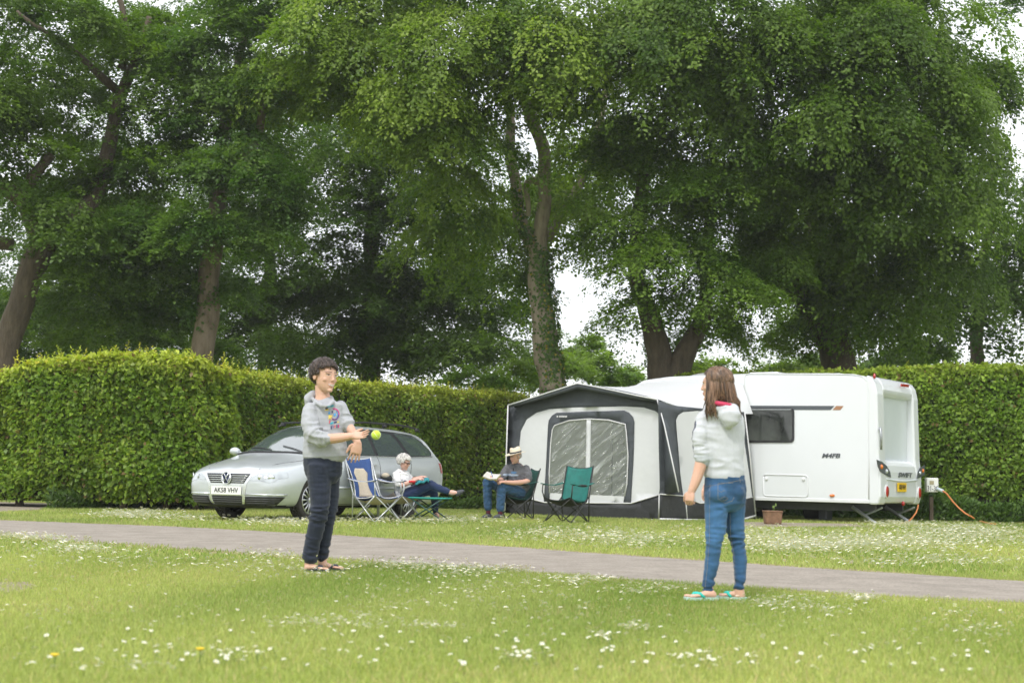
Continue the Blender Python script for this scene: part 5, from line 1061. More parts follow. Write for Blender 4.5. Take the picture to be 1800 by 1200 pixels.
def paint_body(me, heads, base=(.60, .36, .26), pink=None):
    co = coords(me); n = len(co); col = np.tile(np.array(base), (n, 1)); col *= 1 + .05 * (fbm(co[:, 0] * 9 + co[:, 1] * 7, co[:, 2] * 9, 3, 77))[:, None]
    def soft(d, r, w): return np.clip((r - d) / w + .5, 0, 1)
    for fr, st in heads:
        c, R, H = fr; Lc = (co - np.array(c)) @ np.array(R) / H; x, y, z = Lc[:, 0], Lc[:, 1], Lc[:, 2]; ax = np.abs(x); on = ((np.abs(z) < .65) & (ax < .5) & (np.abs(y) < .7) & (y > .12)).astype(float)
        def setc(m, c_, k=1.0):
            nonlocal col
            m = (m * on * k)[:, None]; col = col * (1 - m) + np.array(c_) * m
        setc(soft(np.hypot((ax - .19) / 1.1, z + .12), .09, .10), (.66, .33, .25), .16)
        setc(soft(np.abs(z - (.125 - 1.1 * (ax - .13) ** 2)), .018 * np.clip(1.4 - ax * 2.6, .3, 1), .016) * soft(np.abs(ax - .14), .095, .03), st.get('brow', (.06, .035, .025)), .8)
        e = np.hypot((ax - .135) / .062, (z - .035) / st.get('eye', .020)); setc(soft(e, 1.0, .25), (.62, .58, .55), .8); setc(soft(np.hypot(ax - .135, (z - .035)), .021, .012) * soft(e, 1.05, .2), (.05, .03, .02), .95)
        setc(soft(np.abs(z - (.055 - 2.2 * (ax - .135) ** 2)), .007, .010) * soft(np.abs(ax - .135), .068, .02), (.07, .04, .03), .9); setc(soft(np.abs(z - .075), .008, .02) * soft(np.abs(ax - .135), .06, .03), (.40, .21, .15), .4)
        sm = st.get('smile', 0); hw = st.get('mw', .12); zu = -.235 + sm * .5 * ax ** 2; zl = (-.295 if st.get('teeth') else -.245) + sm * 1.5 * ax ** 2; inm = soft(ax, hw, .02)
        setc(soft(np.abs(z - zu), .014, .014) * inm, (.50, .19, .16), .75); setc(soft(np.abs(z - zl + .012), .018, .016) * inm * (z < zu), (.52, .20, .17), .75)
        if st.get('teeth'): setc(np.clip((zu - .006 - z) / .010 + .5, 0, 1) * np.clip((z - zl - .006) / .010 + .5, 0, 1) * inm, (.74, .71, .66), .95)
        else: setc(soft(np.abs(z - (zu + zl) / 2), .005, .008) * inm, (.22, .08, .07), .8)
        setc(soft(np.hypot(ax - .032, (z + .15) * 1.3), .014, .012) * (y > .36), (.28, .12, .09), .7)
        if st.get('stubble'): setc(soft(z, -.17, .08) * (1 - soft(np.abs(z - zu), .05, .02)), (.42, .30, .25), .4)
    paint(me, np.clip(col, 0, 1))
def hand(mb, w, fwd, nrm, size, curl=.5, spread=.10, thumb=1, tcurl=.4):
    """w wrist, fwd to the fingertips, nrm back of the hand; thumb +1/-1 side"""
    f = V(fwd).normalized(); n_ = V(nrm); n_ = (n_ - f * n_.dot(f)).normalized(); s = f.cross(n_); w = V(w); S = size
    mb.rings([[w + f * (S * a) + s * (math.cos(2 * math.pi * k / 12) * S * b) + n_ * (math.sin(2 * math.pi * k / 12) * S * c) for k in range(12)] for a, b, c in ((-.05, .17, .14), (.08, .20, .135), (.25, .25, .13), (.42, .255, .105), (.50, .23, .085))], True)
    for i, (off, ln) in enumerate(((-.19, .40), (-.065, .47), (.065, .44), (.185, .34))):
        off *= thumb * -1; b = w + f * (S * .47) + s * (S * off); p = [b]; ang = 0; dirs = (f + s * (off * spread * 6)).normalized(); r = S * .047
        for k, seg in enumerate((.42, .33, .25)):
            ang += curl * (.75 if k == 0 else .95) * (1 + .12 * i); d = dirs * math.cos(ang) - n_ * math.sin(ang); p.append(p[-1] + d * (ln * S * seg))
        mb.tube(p, [r * 1.08, r * 1.02, r * .92, r * .75], 8); mb.ell(p[-1], (r * .75,) * 3, nu=8, nv=5)
    b = w + f * (S * .12) + s * (S * .19 * thumb); d1 = (f * .75 + s * (.75 * thumb) - n_ * .25).normalized(); d2 = (f * (.95) + s * (.25 * thumb) - n_ * tcurl).normalized(); p = [b, b + d1 * S * .17, b + d1 * S * .17 + d2 * S * .17, b + d1 * S * .17 + d2 * S * .29]
    mb.tube(p, [S * .085, S * .075, S * .066, S * .045], 8); mb.ell(p[-1], (S * .045,) * 3, nu=8, nv=5)
def folds(me, amp, sc, spots=(), seed=0, base=.35):
    """cloth creases: displacement along the normal, stronger near the given points (p, radius, strength)"""
    co = coords(me); nr = normals(me); out = co.copy()
    for i, (c, n_) in enumerate(zip(co, nr)):
        k = base
        for p, r, s in spots:
            d = (V(c) - p).length / r
            if d < 1: k = max(k, s * (1 - d * d))
        q = V((c[0] * sc[0] + seed, c[1] * sc[1], c[2] * sc[2])); v = noise.noise(q) + .5 * noise.noise(q * 2.1)
        rid = 1 - abs(noise.noise(q * 1.25 + V((7, 3, seed)))) * 2.6
        out[i] = c + n_ * (amp * k * (v * .7 + (max(rid, -.6) - .45) * 1.0))
    me.vertices.foreach_set('co', out.ravel()); me.update(); return me
def cloth(fig, name, mb, m, parent, col, voxel=.007, smooth=3, amp=.006, sc=(9, 9, 22), spots=(), seed=0, base=.35, colfn=None):
    me = blend(mb, voxel, smooth); folds(me, amp, sc, spots, seed, base); me = evaluated(me, [('SMOOTH', dict(factor=.4, iterations=1))]); c = np.tile(np.array(col, float), (len(me.vertices), 1))
    if colfn: c = colfn(coords(me), c)
    paint(me, c); return link_mesh(name, me, m, parent, smooth=True)
def strands(fr, roots, colr, r, n_seg=6, wid=.02, name='hair', parent=None, mb=None, flat=.45):
    """locks of hair: list of point paths in head space"""
    c, R, H = fr; mb = mb or MB()
    if not hasattr(mb, 'locks'): mb.locks = []
    for path in roots:
        k0 = len(mb.v)
        pts = [c + R @ (V(q) * H) for q in path]; k = len(pts); rr = [wid * H * (.55 + .45 * math.sin(math.pi * min(1, .25 + i / (k - 1) * .75))) * (1 if i < k - 1 else .25) for i in range(k)]; mb.tube(pts, rr, 5); mb.locks.append((k0, len(mb.v)))
    return mb
def hair_cap(fr, line, thick=.045, seed=0, amp=.03, R3=(.325, .41, .365), cen=(0, -.06, .13), sc=9):
    """shell over the skull above a hairline function line(x, y) -> lowest z"""
    c, R, H = fr; mb = MB(); rings = []; nu, nv = 44, 26
    for j in range(nv + 1):
        th = math.pi * .93 * j / nv; row = []
        for k in range(nu):
            a = 2 * math.pi * k / nu; d = V((math.sin(th) * math.cos(a), math.sin(th) * math.sin(a), math.cos(th))); base = V((d.x * R3[0], d.y * R3[1], d.z * R3[2])) + V(cen)
            lo = line(base.x, base.y); t = thick * (1 + 1.2 * noise.noise(V((d.x * sc * .4, d.y * sc * .4, d.z * 2.2 + seed)))); 
            if base.z < lo: t = -.03 - min(.1, (lo - base.z))
            q = V((d.x * (R3[0] + t), d.y * (R3[1] + t), d.z * (R3[2] + t))) + V(cen) + V((d.x, d.y, 0)) * amp * noise.noise(V((a * 5, seed, base.z * 3))) * (1 if t > 0 else 0); row.append(c + R @ (q * H))
        rings.append(row)
    mb.rings(rings, True); return mb
def comb_hair(fr, mb, n, comb, ok, steps, step, wid, R3, cen, lift, rng, mess=.2):
    """locks that follow the skull"""
    c3 = V(cen)
    def surf(q, l): d = q - c3; m = math.sqrt((d.x / R3[0]) ** 2 + (d.y / R3[1]) ** 2 + (d.z / R3[2]) ** 2); return c3 + d * ((1 + l) / m)
    for _ in range(n):
        d = V((rng.gauss(0, 1), rng.gauss(0, 1), rng.gauss(0, 1))).normalized()
        if d.z < -.5: continue
        q = surf(c3 + V((d.x * R3[0], d.y * R3[1], d.z * R3[2])), 0)
        if not ok(q): continue
        path = [surf(q, -.04)]; l = rng.uniform(.3, 1.0) * lift
        for k_ in range(steps):
            v = comb(q) + V((rng.gauss(0, mess), rng.gauss(0, mess), rng.gauss(0, mess))); nq = surf(q + v.normalized() * step, 0)
            if not ok(nq) and k_ > 0: break
            q = nq; path.append(surf(q, l * math.sin(math.pi * (k_ + 1) / (steps + .6))))
        if len(path) > 2: strands(fr, [path], None, None, wid=wid * rng.uniform(.7, 1.3), mb=mb)
    return mb
def paint_obj(o, col, var=.2, sc=30, fr=None, locks=(), lvar=.3, seed=1):
    co = coords(o.data) + np.array(ORG[o.name]); r = np.array([noise.noise(V(c) * sc) for c in co])[:, None]; cc = np.array(col) * (1 + var * r); rl = random.Random(seed)
    for a, b in locks: cc[a:b] *= max(.35, rl.gauss(1, lvar))
    paint(o.data, cc); return o
def foot(fig, mb, heel, toe, h=9, w=10.5, lift=0):
    """bare foot from heel (px, py, dz) to toe"""
    a = fig.J(*heel); b = fig.J(*toe); a.z = b.z = .022; d = b - a; L = d.length; d.normalize(); s = V((-d.y, d.x, 0)); H_ = h * fig.k; W = w * fig.k
    sec = [(-.03, .30, .55, .55), (.06, .42, .75, .72), (.22, .50, .78, .74), (.42, .42, .50, .85), (.62, .30, .36, 1.0), (.78, .20, .26, 1.02), (.88, .16, .2, .9)]
    mb.rings([[a + d * (L * t) + s * (math.cos(2 * math.pi * k / 14) * W * ww) + V((0, 0, max(0, H_ * zc + math.sin(2 * math.pi * k / 14) * H_ * hh))) for k in range(14)] for t, zc, hh, ww in sec], True)
    for i in range(5):
        o = -.78 + i * .39; l = (.14, .16, .15, .12, .08)[i] * 1.0; q = a + d * (L * (.84 - .03 * i)) + s * (W * o) + V((0, 0, H_ * .18)); mb.tube([q, q + d * (L * l)], [W * .24 if i == 0 else W * .18] * 2, 8); mb.ell(q + d * (L * l), ((W * .22 if i == 0 else W * .17),) * 3, nu=8, nv=5)
    return a, d, s, L
def flipflop(fig, parent, ft, ms, mt, w=10.5):
    a, d, s, L = ft; W = w * fig.k; out = [(-.10, .62), (-.06, .8), (.1, .84), (.35, .80), (.6, 1.08), (.8, 1.18), (.97, .95), (1.06, .5)]; mb = MB(); ring = [a + d * (L * t) + s * (W * ww) for t, ww in out] + [a + d * (L * t) - s * (W * ww) for t, ww in reversed(out)]
    lo = [V((p.x, p.y, .004)) for p in ring]; hi = [V((p.x, p.y, .022)) for p in ring]; mb.rings([lo, hi], True); o = mb.obj('flip_flop', ms, parent); mb = MB(); H_ = .02
    toe = a + d * (L * .80) - s * (W * .3) + V((0, 0, .006))
    for sg in (-1, 1): mb.tube([toe, a + d * (L * .70) + s * (W * (.25 * sg - .1)) + V((0, 0, .021)), a + d * (L * .56) + s * (W * .66 * sg) + V((0, 0, .021)), a + d * (L * .42) + s * (W * .98 * sg) + V((0, 0, -.002))], [.006, .010, .011, .008], 6)
    mb.obj('strap', mt, o, smooth=True); return o

# ---- the boy
by = G(560, 1005).y; B = Fig(by); boy = thing('person', 'dark haired boy in a grey printed hoodie and navy trousers tossing a ball, smiling', 'person', G(566, 1004))
hb_ = face_frame(B.J(570, 661, -.01), (.74, -.66, -.06), 58 * B.k, -.05)
TOR = [(568, 704, 0, 17, 13), (570, 713, 0, 32, 17), (569, 730, 0, 35, 22), (570, 755, 0, 35, 24), (571, 780, 0, 38, 26), (572, 798, 0, 40, 27), (572, 806, 0, 37, 26)]
SLR = [(545, 720, -.05, 13), (545, 742, -.10, 16), (552, 763, -.14, 16), (565, 771, -.17, 12.5), (577, 771, -.185, 11)]; SLL = [(598, 715, .04, 12), (606, 732, .03, 12), (611, 745, .0, 11.5), (613, 750, -.01, 10.5)]
FAR = [(560, 769, -.165, 9), (575, 771, -.18, 9.5), (598, 769, -.21, 8.2), (620, 766, -.24, 5.8)]; FAL = [(609, 742, .0, 8), (618, 757, -.03, 8), (629, 778, -.07, 5.8)]
LA = [(561, 818, -.03, 22, 25), (562, 850, -.04, 20.5, 22), (563, 880, -.06, 17.5, 19.5), (561, 903, -.07, 16.2, 18.5), (554, 935, -.05, 14.3, 16.5), (547, 962, -.03, 13, 15), (544, 984, -.02, 12.5, 14)]
LBg = [(580, 818, .05, 18.5, 24), (580, 850, .08, 17, 20), (580, 880, .08, 15.5, 18), (576, 906, .07, 14, 17), (571, 940, .08, 13, 15), (567, 964, .09, 11, 13), (566, 981, .10, 9.8, 12)]
PEL = [(567, 804, 0, 34, 26), (568, 822, 0, 34.5, 27), (570, 838, .01, 31, 25)]
mb = MB(); add_head(mb, hb_); B.loft(mb, [(566, 678, .01, 12.5, 13), (567, 695, .01, 12.5, 13), (568, 708, .01, 16, 15)]); B.loft(mb, TOR[1:], .8); [limbs(B, mb, s, .62) for s in (SLR, SLL)]; [limbs(B, mb, s) for s in (FAR, FAL)]
B.loft(mb, PEL, .7); B.loft(mb, LA, .62); B.loft(mb, LBg, .62); B.loft(mb, [(544, 980, -.02, 8, 9), (543, 1000, -.02, 8.5, 8)]); B.loft(mb, [(566, 975, .10, 8, 9), (567, 996, .10, 8.5, 8)])
fa = foot(B, mb, (538, 1003, -.03), (577, 1009, -.03)); fb = foot(B, mb, (563, 998, .10), (604, 1003, .10))
hand(mb, B.J(619, 766, -.24), (1, -.12, .10), (0, .75, -.66), 33 * B.k, .16, .16, 1, .1); hand(mb, B.J(629, 778, -.07), (-.18, -.12, -1), (.25, -1, .1), 39 * B.k, .24, .14, 1, .2)
me = blend(mb, .003, 3); paint_body(me, [(hb_, dict(teeth=True, smile=2.4, mw=.115, eye=.015))], (.62, .38, .28)); link_mesh('body', me, M_skin, boy, smooth=True)
GREY = (.375, .385, .405)
mb = MB(); B.loft(mb, TOR); limbs(B, mb, SLR); limbs(B, mb, SLL); rings_on(B, mb, SLR, (2.2, 2.6, 2.95, 3.25, 3.6), 2.0, .3, 3); rings_on(B, mb, SLL, (1.2, 1.7, 2.3), 1.6, .25, 4); rings_on(B, mb, TOR, (5.45,), 2.2, .06, 5, -.2)
for pts_, r in (([(549, 700, .02), (556, 707, -.06), (566, 713, -.12), (577, 714, -.12), (585, 706, -.06), (583, 698, .02), (572, 695, .09), (558, 694, .09), (549, 700, .02)], 3.4),): mb.tube([B.J(*p) for p in pts_], [r * B.k] * len(pts_), 8)
B.loft(mb, [(551, 693, .05, 8, 16), (545, 699, .07, 11, 20), (545, 710, .08, 9, 18)])
sp1 = [(B.J(553, 763, -.14), .14, 1.5), (B.J(572, 771, -.18), .08, 1.7), (B.J(610, 742, 0), .08, 1.5), (B.J(560, 785, -.1), .10, .7), (B.J(548, 730, -.1), .10, .9)]
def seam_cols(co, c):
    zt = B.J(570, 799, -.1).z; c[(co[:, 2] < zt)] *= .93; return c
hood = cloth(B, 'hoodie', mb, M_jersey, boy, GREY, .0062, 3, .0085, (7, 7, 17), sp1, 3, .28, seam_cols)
mb = MB(); B.loft(mb, PEL); B.loft(mb, LA); B.loft(mb, LBg); rings_on(B, mb, LA, (2.4, 2.8, 3.2, 4.3, 4.8, 5.2, 5.6, 5.9), 1.6, .22, 6, -.1); rings_on(B, mb, LBg, (2.5, 3.0, 3.3, 4.6, 5.2, 5.7), 1.5, .22, 7, -.1)
sp2 = [(B.J(562, 905, -.07), .14, 1.5), (B.J(577, 905, .07), .12, 1.4), (B.J(546, 980, 0), .12, 1.6), (B.J(566, 978, .1), .10, 1.5), (B.J(570, 826, -.1), .12, 1.0)]
NAVY = (.022, .028, .045)
cloth(B, 'trousers', mb, M_denim, boy, NAVY, .0062, 3, .0075, (7, 7, 24), sp2, 11, .35)
mb = hair_cap(hb_, lambda x, y: (.28 if y > .12 else (.28 + (y - .12) * 1.5 if y > -.04 else (.03 if y > -.12 else -.30))), .06, 3, .012, sc=5)
r = random.Random(4)
def comb_boy(q):
    cr = V((-.08, -.34, .40)); v = q - cr; v = V((v.x, v.y, v.z * .6 - .18)); 
    if q.y > -.05 and q.z > .25: v = v + V((.32, .05, 0))
    return v
ok_boy = lambda q: q.z > (.235 + .05 * math.sin(q.x * 13 + .8) + .02 * math.sin(q.x * 37) if q.y > .16 else (.235 + (q.y - .16) * 1.5 if q.y > -.02 else (-.02 if q.y > -.14 else -.30)))
comb_hair(hb_, mb, 1900, comb_boy, ok_boy, 5, .09, .0135, (.365, .452, .408), (0, -.06, .13), .14, r, .34)
comb_hair(hb_, mb, 160, comb_boy, lambda q: q.z > .17 and q.y > .12, 4, .07, .014, (.355, .44, .40), (0, -.06, .13), .10, r, .30)
for s in (-1, 1):
    for k in range(7): strands(hb_, [[(s * .345, .12 - k * .035, .17), (s * .355, .125 - k * .038, .05), (s * .345, .12 - k * .045, -.01 - .01 * k)]], None, None, wid=.025, mb=mb)
o = mb.obj('hair', M_hair, boy, smooth=True); paint_obj(o, (.048, .032, .025), .3, locks=mb.locks, lvar=.35)
M_ffd = mat('flip_flop_dark', (.02, .028, .036), .7); M_ffn = mat('strap_navy', (.025, .03, .05), .6)
flipflop(B, boy, fa, M_ffd, M_ffn); flipflop(B, boy, fb, M_ffd, M_ffn)
# chest print: loose coloured shapes in a block, laid on the hoodie
hv = BVHTree.FromPolygons([v.co + ORG[hood.name] for v in hood.data.vertices], [tuple(p.vertices) for p in hood.data.polygons])
def chest(px, py): return B.J(px, py, -.6)
def motif(pxs, m, off=.0035):
    mbx = MB(); vs, fs = fill_loops([pxs], 1.6); pts_ = []
    for v in vs:
        o_ = chest(v[0], v[1]); dr = (o_ - CAMP).normalized(); h = hv.ray_cast(o_, dr); pts_.append((h[0] if h[0] else o_ + dr * .5) - dr * off)
    return mbx.add(pts_, fs)
INK = {k: mat('print_' + k, c, .8, var=.03) for k, c in dict(teal=(.03, .33, .45), navy=(.03, .04, .12), yellow=(.75, .55, .10), pink=(.50, .05, .20), red=(.55, .10, .12), violet=(.16, .05, .22), blue=(.10, .30, .55)).items()}
pr = []
def arc(cx, cy, r0, r1, a0, a1, n=8): return [(cx + r1 * .8 * math.cos(math.radians(a0 + (a1 - a0) * k / n)), cy + r1 * math.sin(math.radians(a0 + (a1 - a0) * k / n))) for k in range(n + 1)] + [(cx + r0 * .8 * math.cos(math.radians(a1 - (a1 - a0) * k / n)), cy + r0 * math.sin(math.radians(a1 - (a1 - a0) * k / n))) for k in range(n + 1)]
for pxs, k in ((([(575, 714), (586, 711), (587, 713.5), (577, 717)]), 'teal'), ([(571.5, 717), (575, 715), (577, 718), (572, 720)], 'navy'), ([(571, 719.5), (577, 718.5), (578, 720.5), (572, 721.5)], 'yellow'), (arc(588, 728, 8.5, 11, -110, 5), 'pink'), (arc(588, 728, 8, 10.5, 5, 150), 'violet'), (arc(588, 728, 6.2, 8, -60, 60), 'blue'),
               ([(577, 724), (580, 722.5), (580.5, 728), (577.5, 728)], 'blue'), ([(583, 722), (585, 721.5), (585, 726), (583, 726)], 'navy'), ([(577, 731), (579, 728.5), (582, 730), (585, 729), (583, 733), (583.5, 737), (580, 735), (577, 737), (578, 733.5)], 'yellow'), ([(586, 727), (590, 725), (591, 730), (587, 732)], 'blue'), ([(579, 738), (581, 737), (580, 744), (578, 744)], 'red'),
               ([(580, 743), (586, 740.5), (586, 744), (580.5, 746)], 'teal'), ([(587, 741), (592, 740), (592, 742.5), (587, 744)], 'navy'), ([(592.5, 741), (596, 740), (596, 742), (592.5, 742.5)], 'yellow'), ([(581, 748), (583, 747.5), (583.5, 754), (581.5, 754)], 'navy'), ([(584.5, 747.5), (586, 747), (586, 753), (585, 753)], 'violet'), ([(587.5, 747), (590.5, 746.5), (589, 752.5), (588, 752.5)], 'red'), ([(591.5, 746), (593, 746), (593, 752), (591.5, 752)], 'navy'), ([(594, 746), (596, 745.5), (596, 751), (594, 751.5)], 'pink')): pr.append((pxs, k))
mb = MB(); mats_ = list(INK.values()); keys = list(INK)
for pxs, k in pr:
    t = motif(pxs, None); mb.add(t.v, t.f, keys.index(k))
mb.obj('print', mats_, hood)
# the ball in the air
bp_ = B.J(661, 764, -.25); mb = MB(); mb.ell(bp_, (.034,) * 3, None, 28, 18)
m_ball = mat('tennis_felt', (.50, .66, .05), .95, var=.10, scale=120, bump=.6, bscale=260, sheen=.4); bl = thing('tennis_ball', 'yellow green tennis ball in mid air just beyond the hand of the boy', 'ball', bp_); mb.obj('felt', m_ball, bl, smooth=True)
mb = MB(); mb.tube([bp_ + V((.0342 * math.cos(t) * (1 - .25 * math.sin(2 * t) ** 2), .0342 * math.sin(t) * (1 - .25 * math.sin(2 * t) ** 2), .0342 * .62 * math.sin(2 * t))) .copy() for t in [2 * math.pi * k / 40 for k in range(41)]], .0012, 5, cap=False); mb.obj('seam', M_petal, bl, smooth=True)

# ---- the girl
gy = G(1255, 1055).y; Gf = Fig(gy); girl = thing('person', 'girl with long brown hair in a pale hoodie and blue jeans, seen from behind', 'person', G(1258, 1054))
hg = face_frame(Gf.J(1259, 676, 0), (-.93, .36, -.04), 59 * Gf.k)
TOR = [(1272, 712, 0, 18, 15), (1270, 722, 0, 34, 19), (1268, 738, 0, 40, 23), (1269, 757, 0, 41, 26), (1271, 785, 0, 37, 27), (1272, 815, 0, 35, 27), (1273, 834, 0, 36, 28), (1273, 841, 0, 34, 27)]
SL = [(1238, 736, -.0, 14), (1232, 758, -.03, 14.5), (1231, 782, -.04, 14), (1233, 797, -.04, 12.8), (1234, 809, -.04, 11.8)]; SR = [(1296, 738, .06, 13), (1296, 765, .14, 12), (1282, 795, .24, 11), (1270, 805, .28, 10)]
FL = [(1234, 800, -.04, 10.2), (1230, 822, -.045, 10.4), (1223, 845, -.055, 8.8), (1215, 864, -.06, 6.3)]; FR_ = [(1276, 800, .27, 9), (1255, 835, .30, 8.5), (1240, 858, .30, 6)]
PEL = [(1274, 836, 0, 35, 27), (1275, 858, 0, 37.5, 29), (1275, 884, 0, 36, 28)]
LL = [(1258, 868, -.02, 20.5, 25), (1259, 903, -.02, 20, 22.5), (1258, 933, -.02, 17.5, 19.5), (1255, 958, -.03, 12.6, 15.5), (1252, 985, -.01, 13.0, 16), (1247, 1014, 0, 10.8, 13), (1244, 1036, 0, 10, 12)]; LR = [(1292, 868, .04, 19.5, 24), (1292, 903, .05, 17.5, 22), (1292, 933, .06, 16, 18.5), (1298, 958, .06, 12.3, 15.5), (1301, 985, .06, 12.3, 15.5), (1301, 1013, .05, 10.4, 13), (1298, 1033, .04, 9.8, 12)]
mb = MB(); add_head(mb, hg); Gf.loft(mb, [(1266, 690, .0, 12, 12), (1269, 706, .0, 12, 12), (1271, 716, 0, 16, 14)]); Gf.loft(mb, TOR[1:], .82); [limbs(Gf, mb, s, .62) for s in (SL, SR)]; [limbs(Gf, mb, s) for s in (FL, FR_)]; Gf.loft(mb, PEL, .7); Gf.loft(mb, LL, .64); Gf.loft(mb, LR, .64)
Gf.loft(mb, [(1245, 1030, 0, 8.5, 9.5), (1247, 1050, 0, 9.5, 9)]); Gf.loft(mb, [(1299, 1030, .04, 8.5, 9.5), (1300, 1047, .04, 9.5, 9)])
fa = foot(Gf, mb, (1256, 1055, -.01), (1206, 1056, -.05), 10.5, 10.5); fb = foot(Gf, mb, (1307, 1052, .03), (1262, 1049, .10), 10.5, 10.5)
hand(mb, Gf.J(1215, 863, -.06), (-.22, -.15, -1), (-.55, -.8, .1), 36 * Gf.k, .85, .05, 1, .6); hand(mb, Gf.J(1240, 857, .30), (-.2, 0, -1), (-.7, .5, 0), 32 * Gf.k, .5, .06, -1)
me = blend(mb, .003, 3); paint_body(me, [(hg, dict(smile=.6, mw=.10, brow=(.16, .09, .06)))], (.61, .37, .27)); link_mesh('body', me, M_skin, girl, smooth=True)
PALE = (.515, .53, .56)
mb = MB(); Gf.loft(mb, TOR); limbs(Gf, mb, SL); limbs(Gf, mb, SR); rings_on(Gf, mb, SL, (1.7, 2.1, 2.45, 2.8, 3.1), 1.9, .25, 8, 0); rings_on(Gf, mb, SL, (3.5, 3.75, 3.97), 2.0, .04, 9, 0)
Gf.loft(mb, [(1279, 718, -.08, 19, 14), (1283, 730, -.11, 20, 17), (1283, 740, -.115, 16, 15), (1281, 747, -.11, 10, 11)])
mb.tube([Gf.J(*p) for p in [(1256, 722, -.02), (1263, 718, -.10), (1276, 715, -.13), (1290, 716, -.10), (1296, 721, .0), (1288, 717, .09), (1270, 715, .10), (1258, 719, .06), (1256, 722, -.02)]], [5.5 * Gf.k] * 9, 8)
sp1 = [(Gf.J(1232, 790, -.04), .09, 1.9), (Gf.J(1240, 745, -.05), .12, .9), (Gf.J(1275, 815, -.1), .14, .8), (Gf.J(1250, 790, -.05), .10, 1.0)]
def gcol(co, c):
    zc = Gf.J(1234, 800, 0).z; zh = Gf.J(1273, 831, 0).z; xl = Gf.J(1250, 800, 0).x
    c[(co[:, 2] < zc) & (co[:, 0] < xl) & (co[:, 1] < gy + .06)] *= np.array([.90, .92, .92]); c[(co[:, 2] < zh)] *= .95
    # navy stripe down the front of the sleeve, red hood lining
    pa, pb = Gf.J(1221, 740, .0), Gf.J(1219, 800, -.03)
    for i in range(len(co)):
        if pb.z - .01 < co[i, 2] < pa.z:
            t = (co[i, 2] - pb.z) / (pa.z - pb.z); xs_ = pb.x + (pa.x - pb.x) * t
            if co[i, 0] < xs_ + .004 and co[i, 1] > gy - .05: c[i] = (.04, .045, .08)
    return c
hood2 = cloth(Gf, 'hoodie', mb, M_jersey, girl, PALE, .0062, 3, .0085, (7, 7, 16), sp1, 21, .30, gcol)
mb = MB(); mb.tube([Gf.J(*p) for p in [(1256, 708, -.075), (1264, 709, -.115), (1276, 711, -.125), (1288, 714, -.105), (1294, 718, -.06)]], [4.2 * Gf.k] * 5, 8); o = mb.obj('hood_lining', mat('raspberry_lining', (.50, .04, .10), .8), hood2, smooth=True)
mb = MB(); Gf.loft(mb, PEL); Gf.loft(mb, LL); Gf.loft(mb, LR); rings_on(Gf, mb, LL, (1.75, 2.1, 2.5, 2.9, 5.3, 5.65), 1.5, .16, 10, -.2); rings_on(Gf, mb, LR, (1.8, 2.3, 2.7, 5.4, 5.7), 1.4, .16, 11, -.2)
mb.ell(Gf.J(1262, 868, -.07), (19 * Gf.k, .05, 17 * Gf.k)); mb.ell(Gf.J(1294, 866, -.05), (16 * Gf.k, .05, 17 * Gf.k))
sp2 = [(Gf.J(1257, 950, 0), .12, 1.5), (Gf.J(1294, 950, .05), .12, 1.4), (Gf.J(1247, 1030, 0), .09, 1.5), (Gf.J(1299, 1030, .04), .09, 1.4), (Gf.J(1266, 888, -.08), .07, 1.2)]
BLUE = np.array([.028, .074, .15])
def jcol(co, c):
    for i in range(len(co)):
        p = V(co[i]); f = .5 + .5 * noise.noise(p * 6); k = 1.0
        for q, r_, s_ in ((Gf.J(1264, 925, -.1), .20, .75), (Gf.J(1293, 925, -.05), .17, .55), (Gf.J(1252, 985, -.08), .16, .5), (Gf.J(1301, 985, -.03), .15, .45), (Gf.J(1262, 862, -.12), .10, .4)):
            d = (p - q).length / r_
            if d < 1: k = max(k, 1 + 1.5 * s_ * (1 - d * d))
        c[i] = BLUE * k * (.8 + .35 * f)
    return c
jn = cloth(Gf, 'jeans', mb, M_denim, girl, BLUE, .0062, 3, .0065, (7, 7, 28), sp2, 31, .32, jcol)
jv = BVHTree.FromPolygons([v.co + ORG[jn.name] for v in jn.data.vertices], [tuple(p.vertices) for p in jn.data.polygons])
def jline(pxs, r=.0016, off=.001):
    out = []
    for (x0, y0), (x1, y1) in zip(pxs[:-1], pxs[1:]):
        n_ = max(2, int(math.hypot(x1 - x0, y1 - y0) / 3))
        for k in range(n_):
            o_ = Gf.J(x0 + (x1 - x0) * k / n_, y0 + (y1 - y0) * k / n_, -.6); d_ = (o_ - CAMP).normalized(); h = jv.ray_cast(o_, d_)
            if h[0]: out.append(h[0] - d_ * off)
    return out
mb = MB()
for pxs in ([(1262, 849), (1292, 848)], [(1262, 850), (1262, 876), (1275, 884), (1287, 880), (1292, 870)], [(1264, 862), (1268, 865), (1272, 861), (1277, 864)], [(1267, 876), (1274, 872), (1280, 876), (1274, 880), (1267, 876)], [(1300, 838), (1302, 852)], [(1240, 855), (1290, 846), (1309, 842)], [(1248, 850), (1247, 900), (1247, 950), (1243, 1000), (1239, 1036)], [(1283, 900), (1284, 940), (1290, 975), (1293, 1030)], [(1303, 856), (1307, 862)]):
    t = jline(pxs)
    if len(t) > 1: mb.tube(t, .0012, 4)
mb.obj('stitching', mat('stitch', (.22, .21, .19), .8), jn)
mb = MB()
for (x0, x1, y, dz) in ((1233, 1256, 1040.5, 0), (1287, 1310, 1037.5, .04)): pass
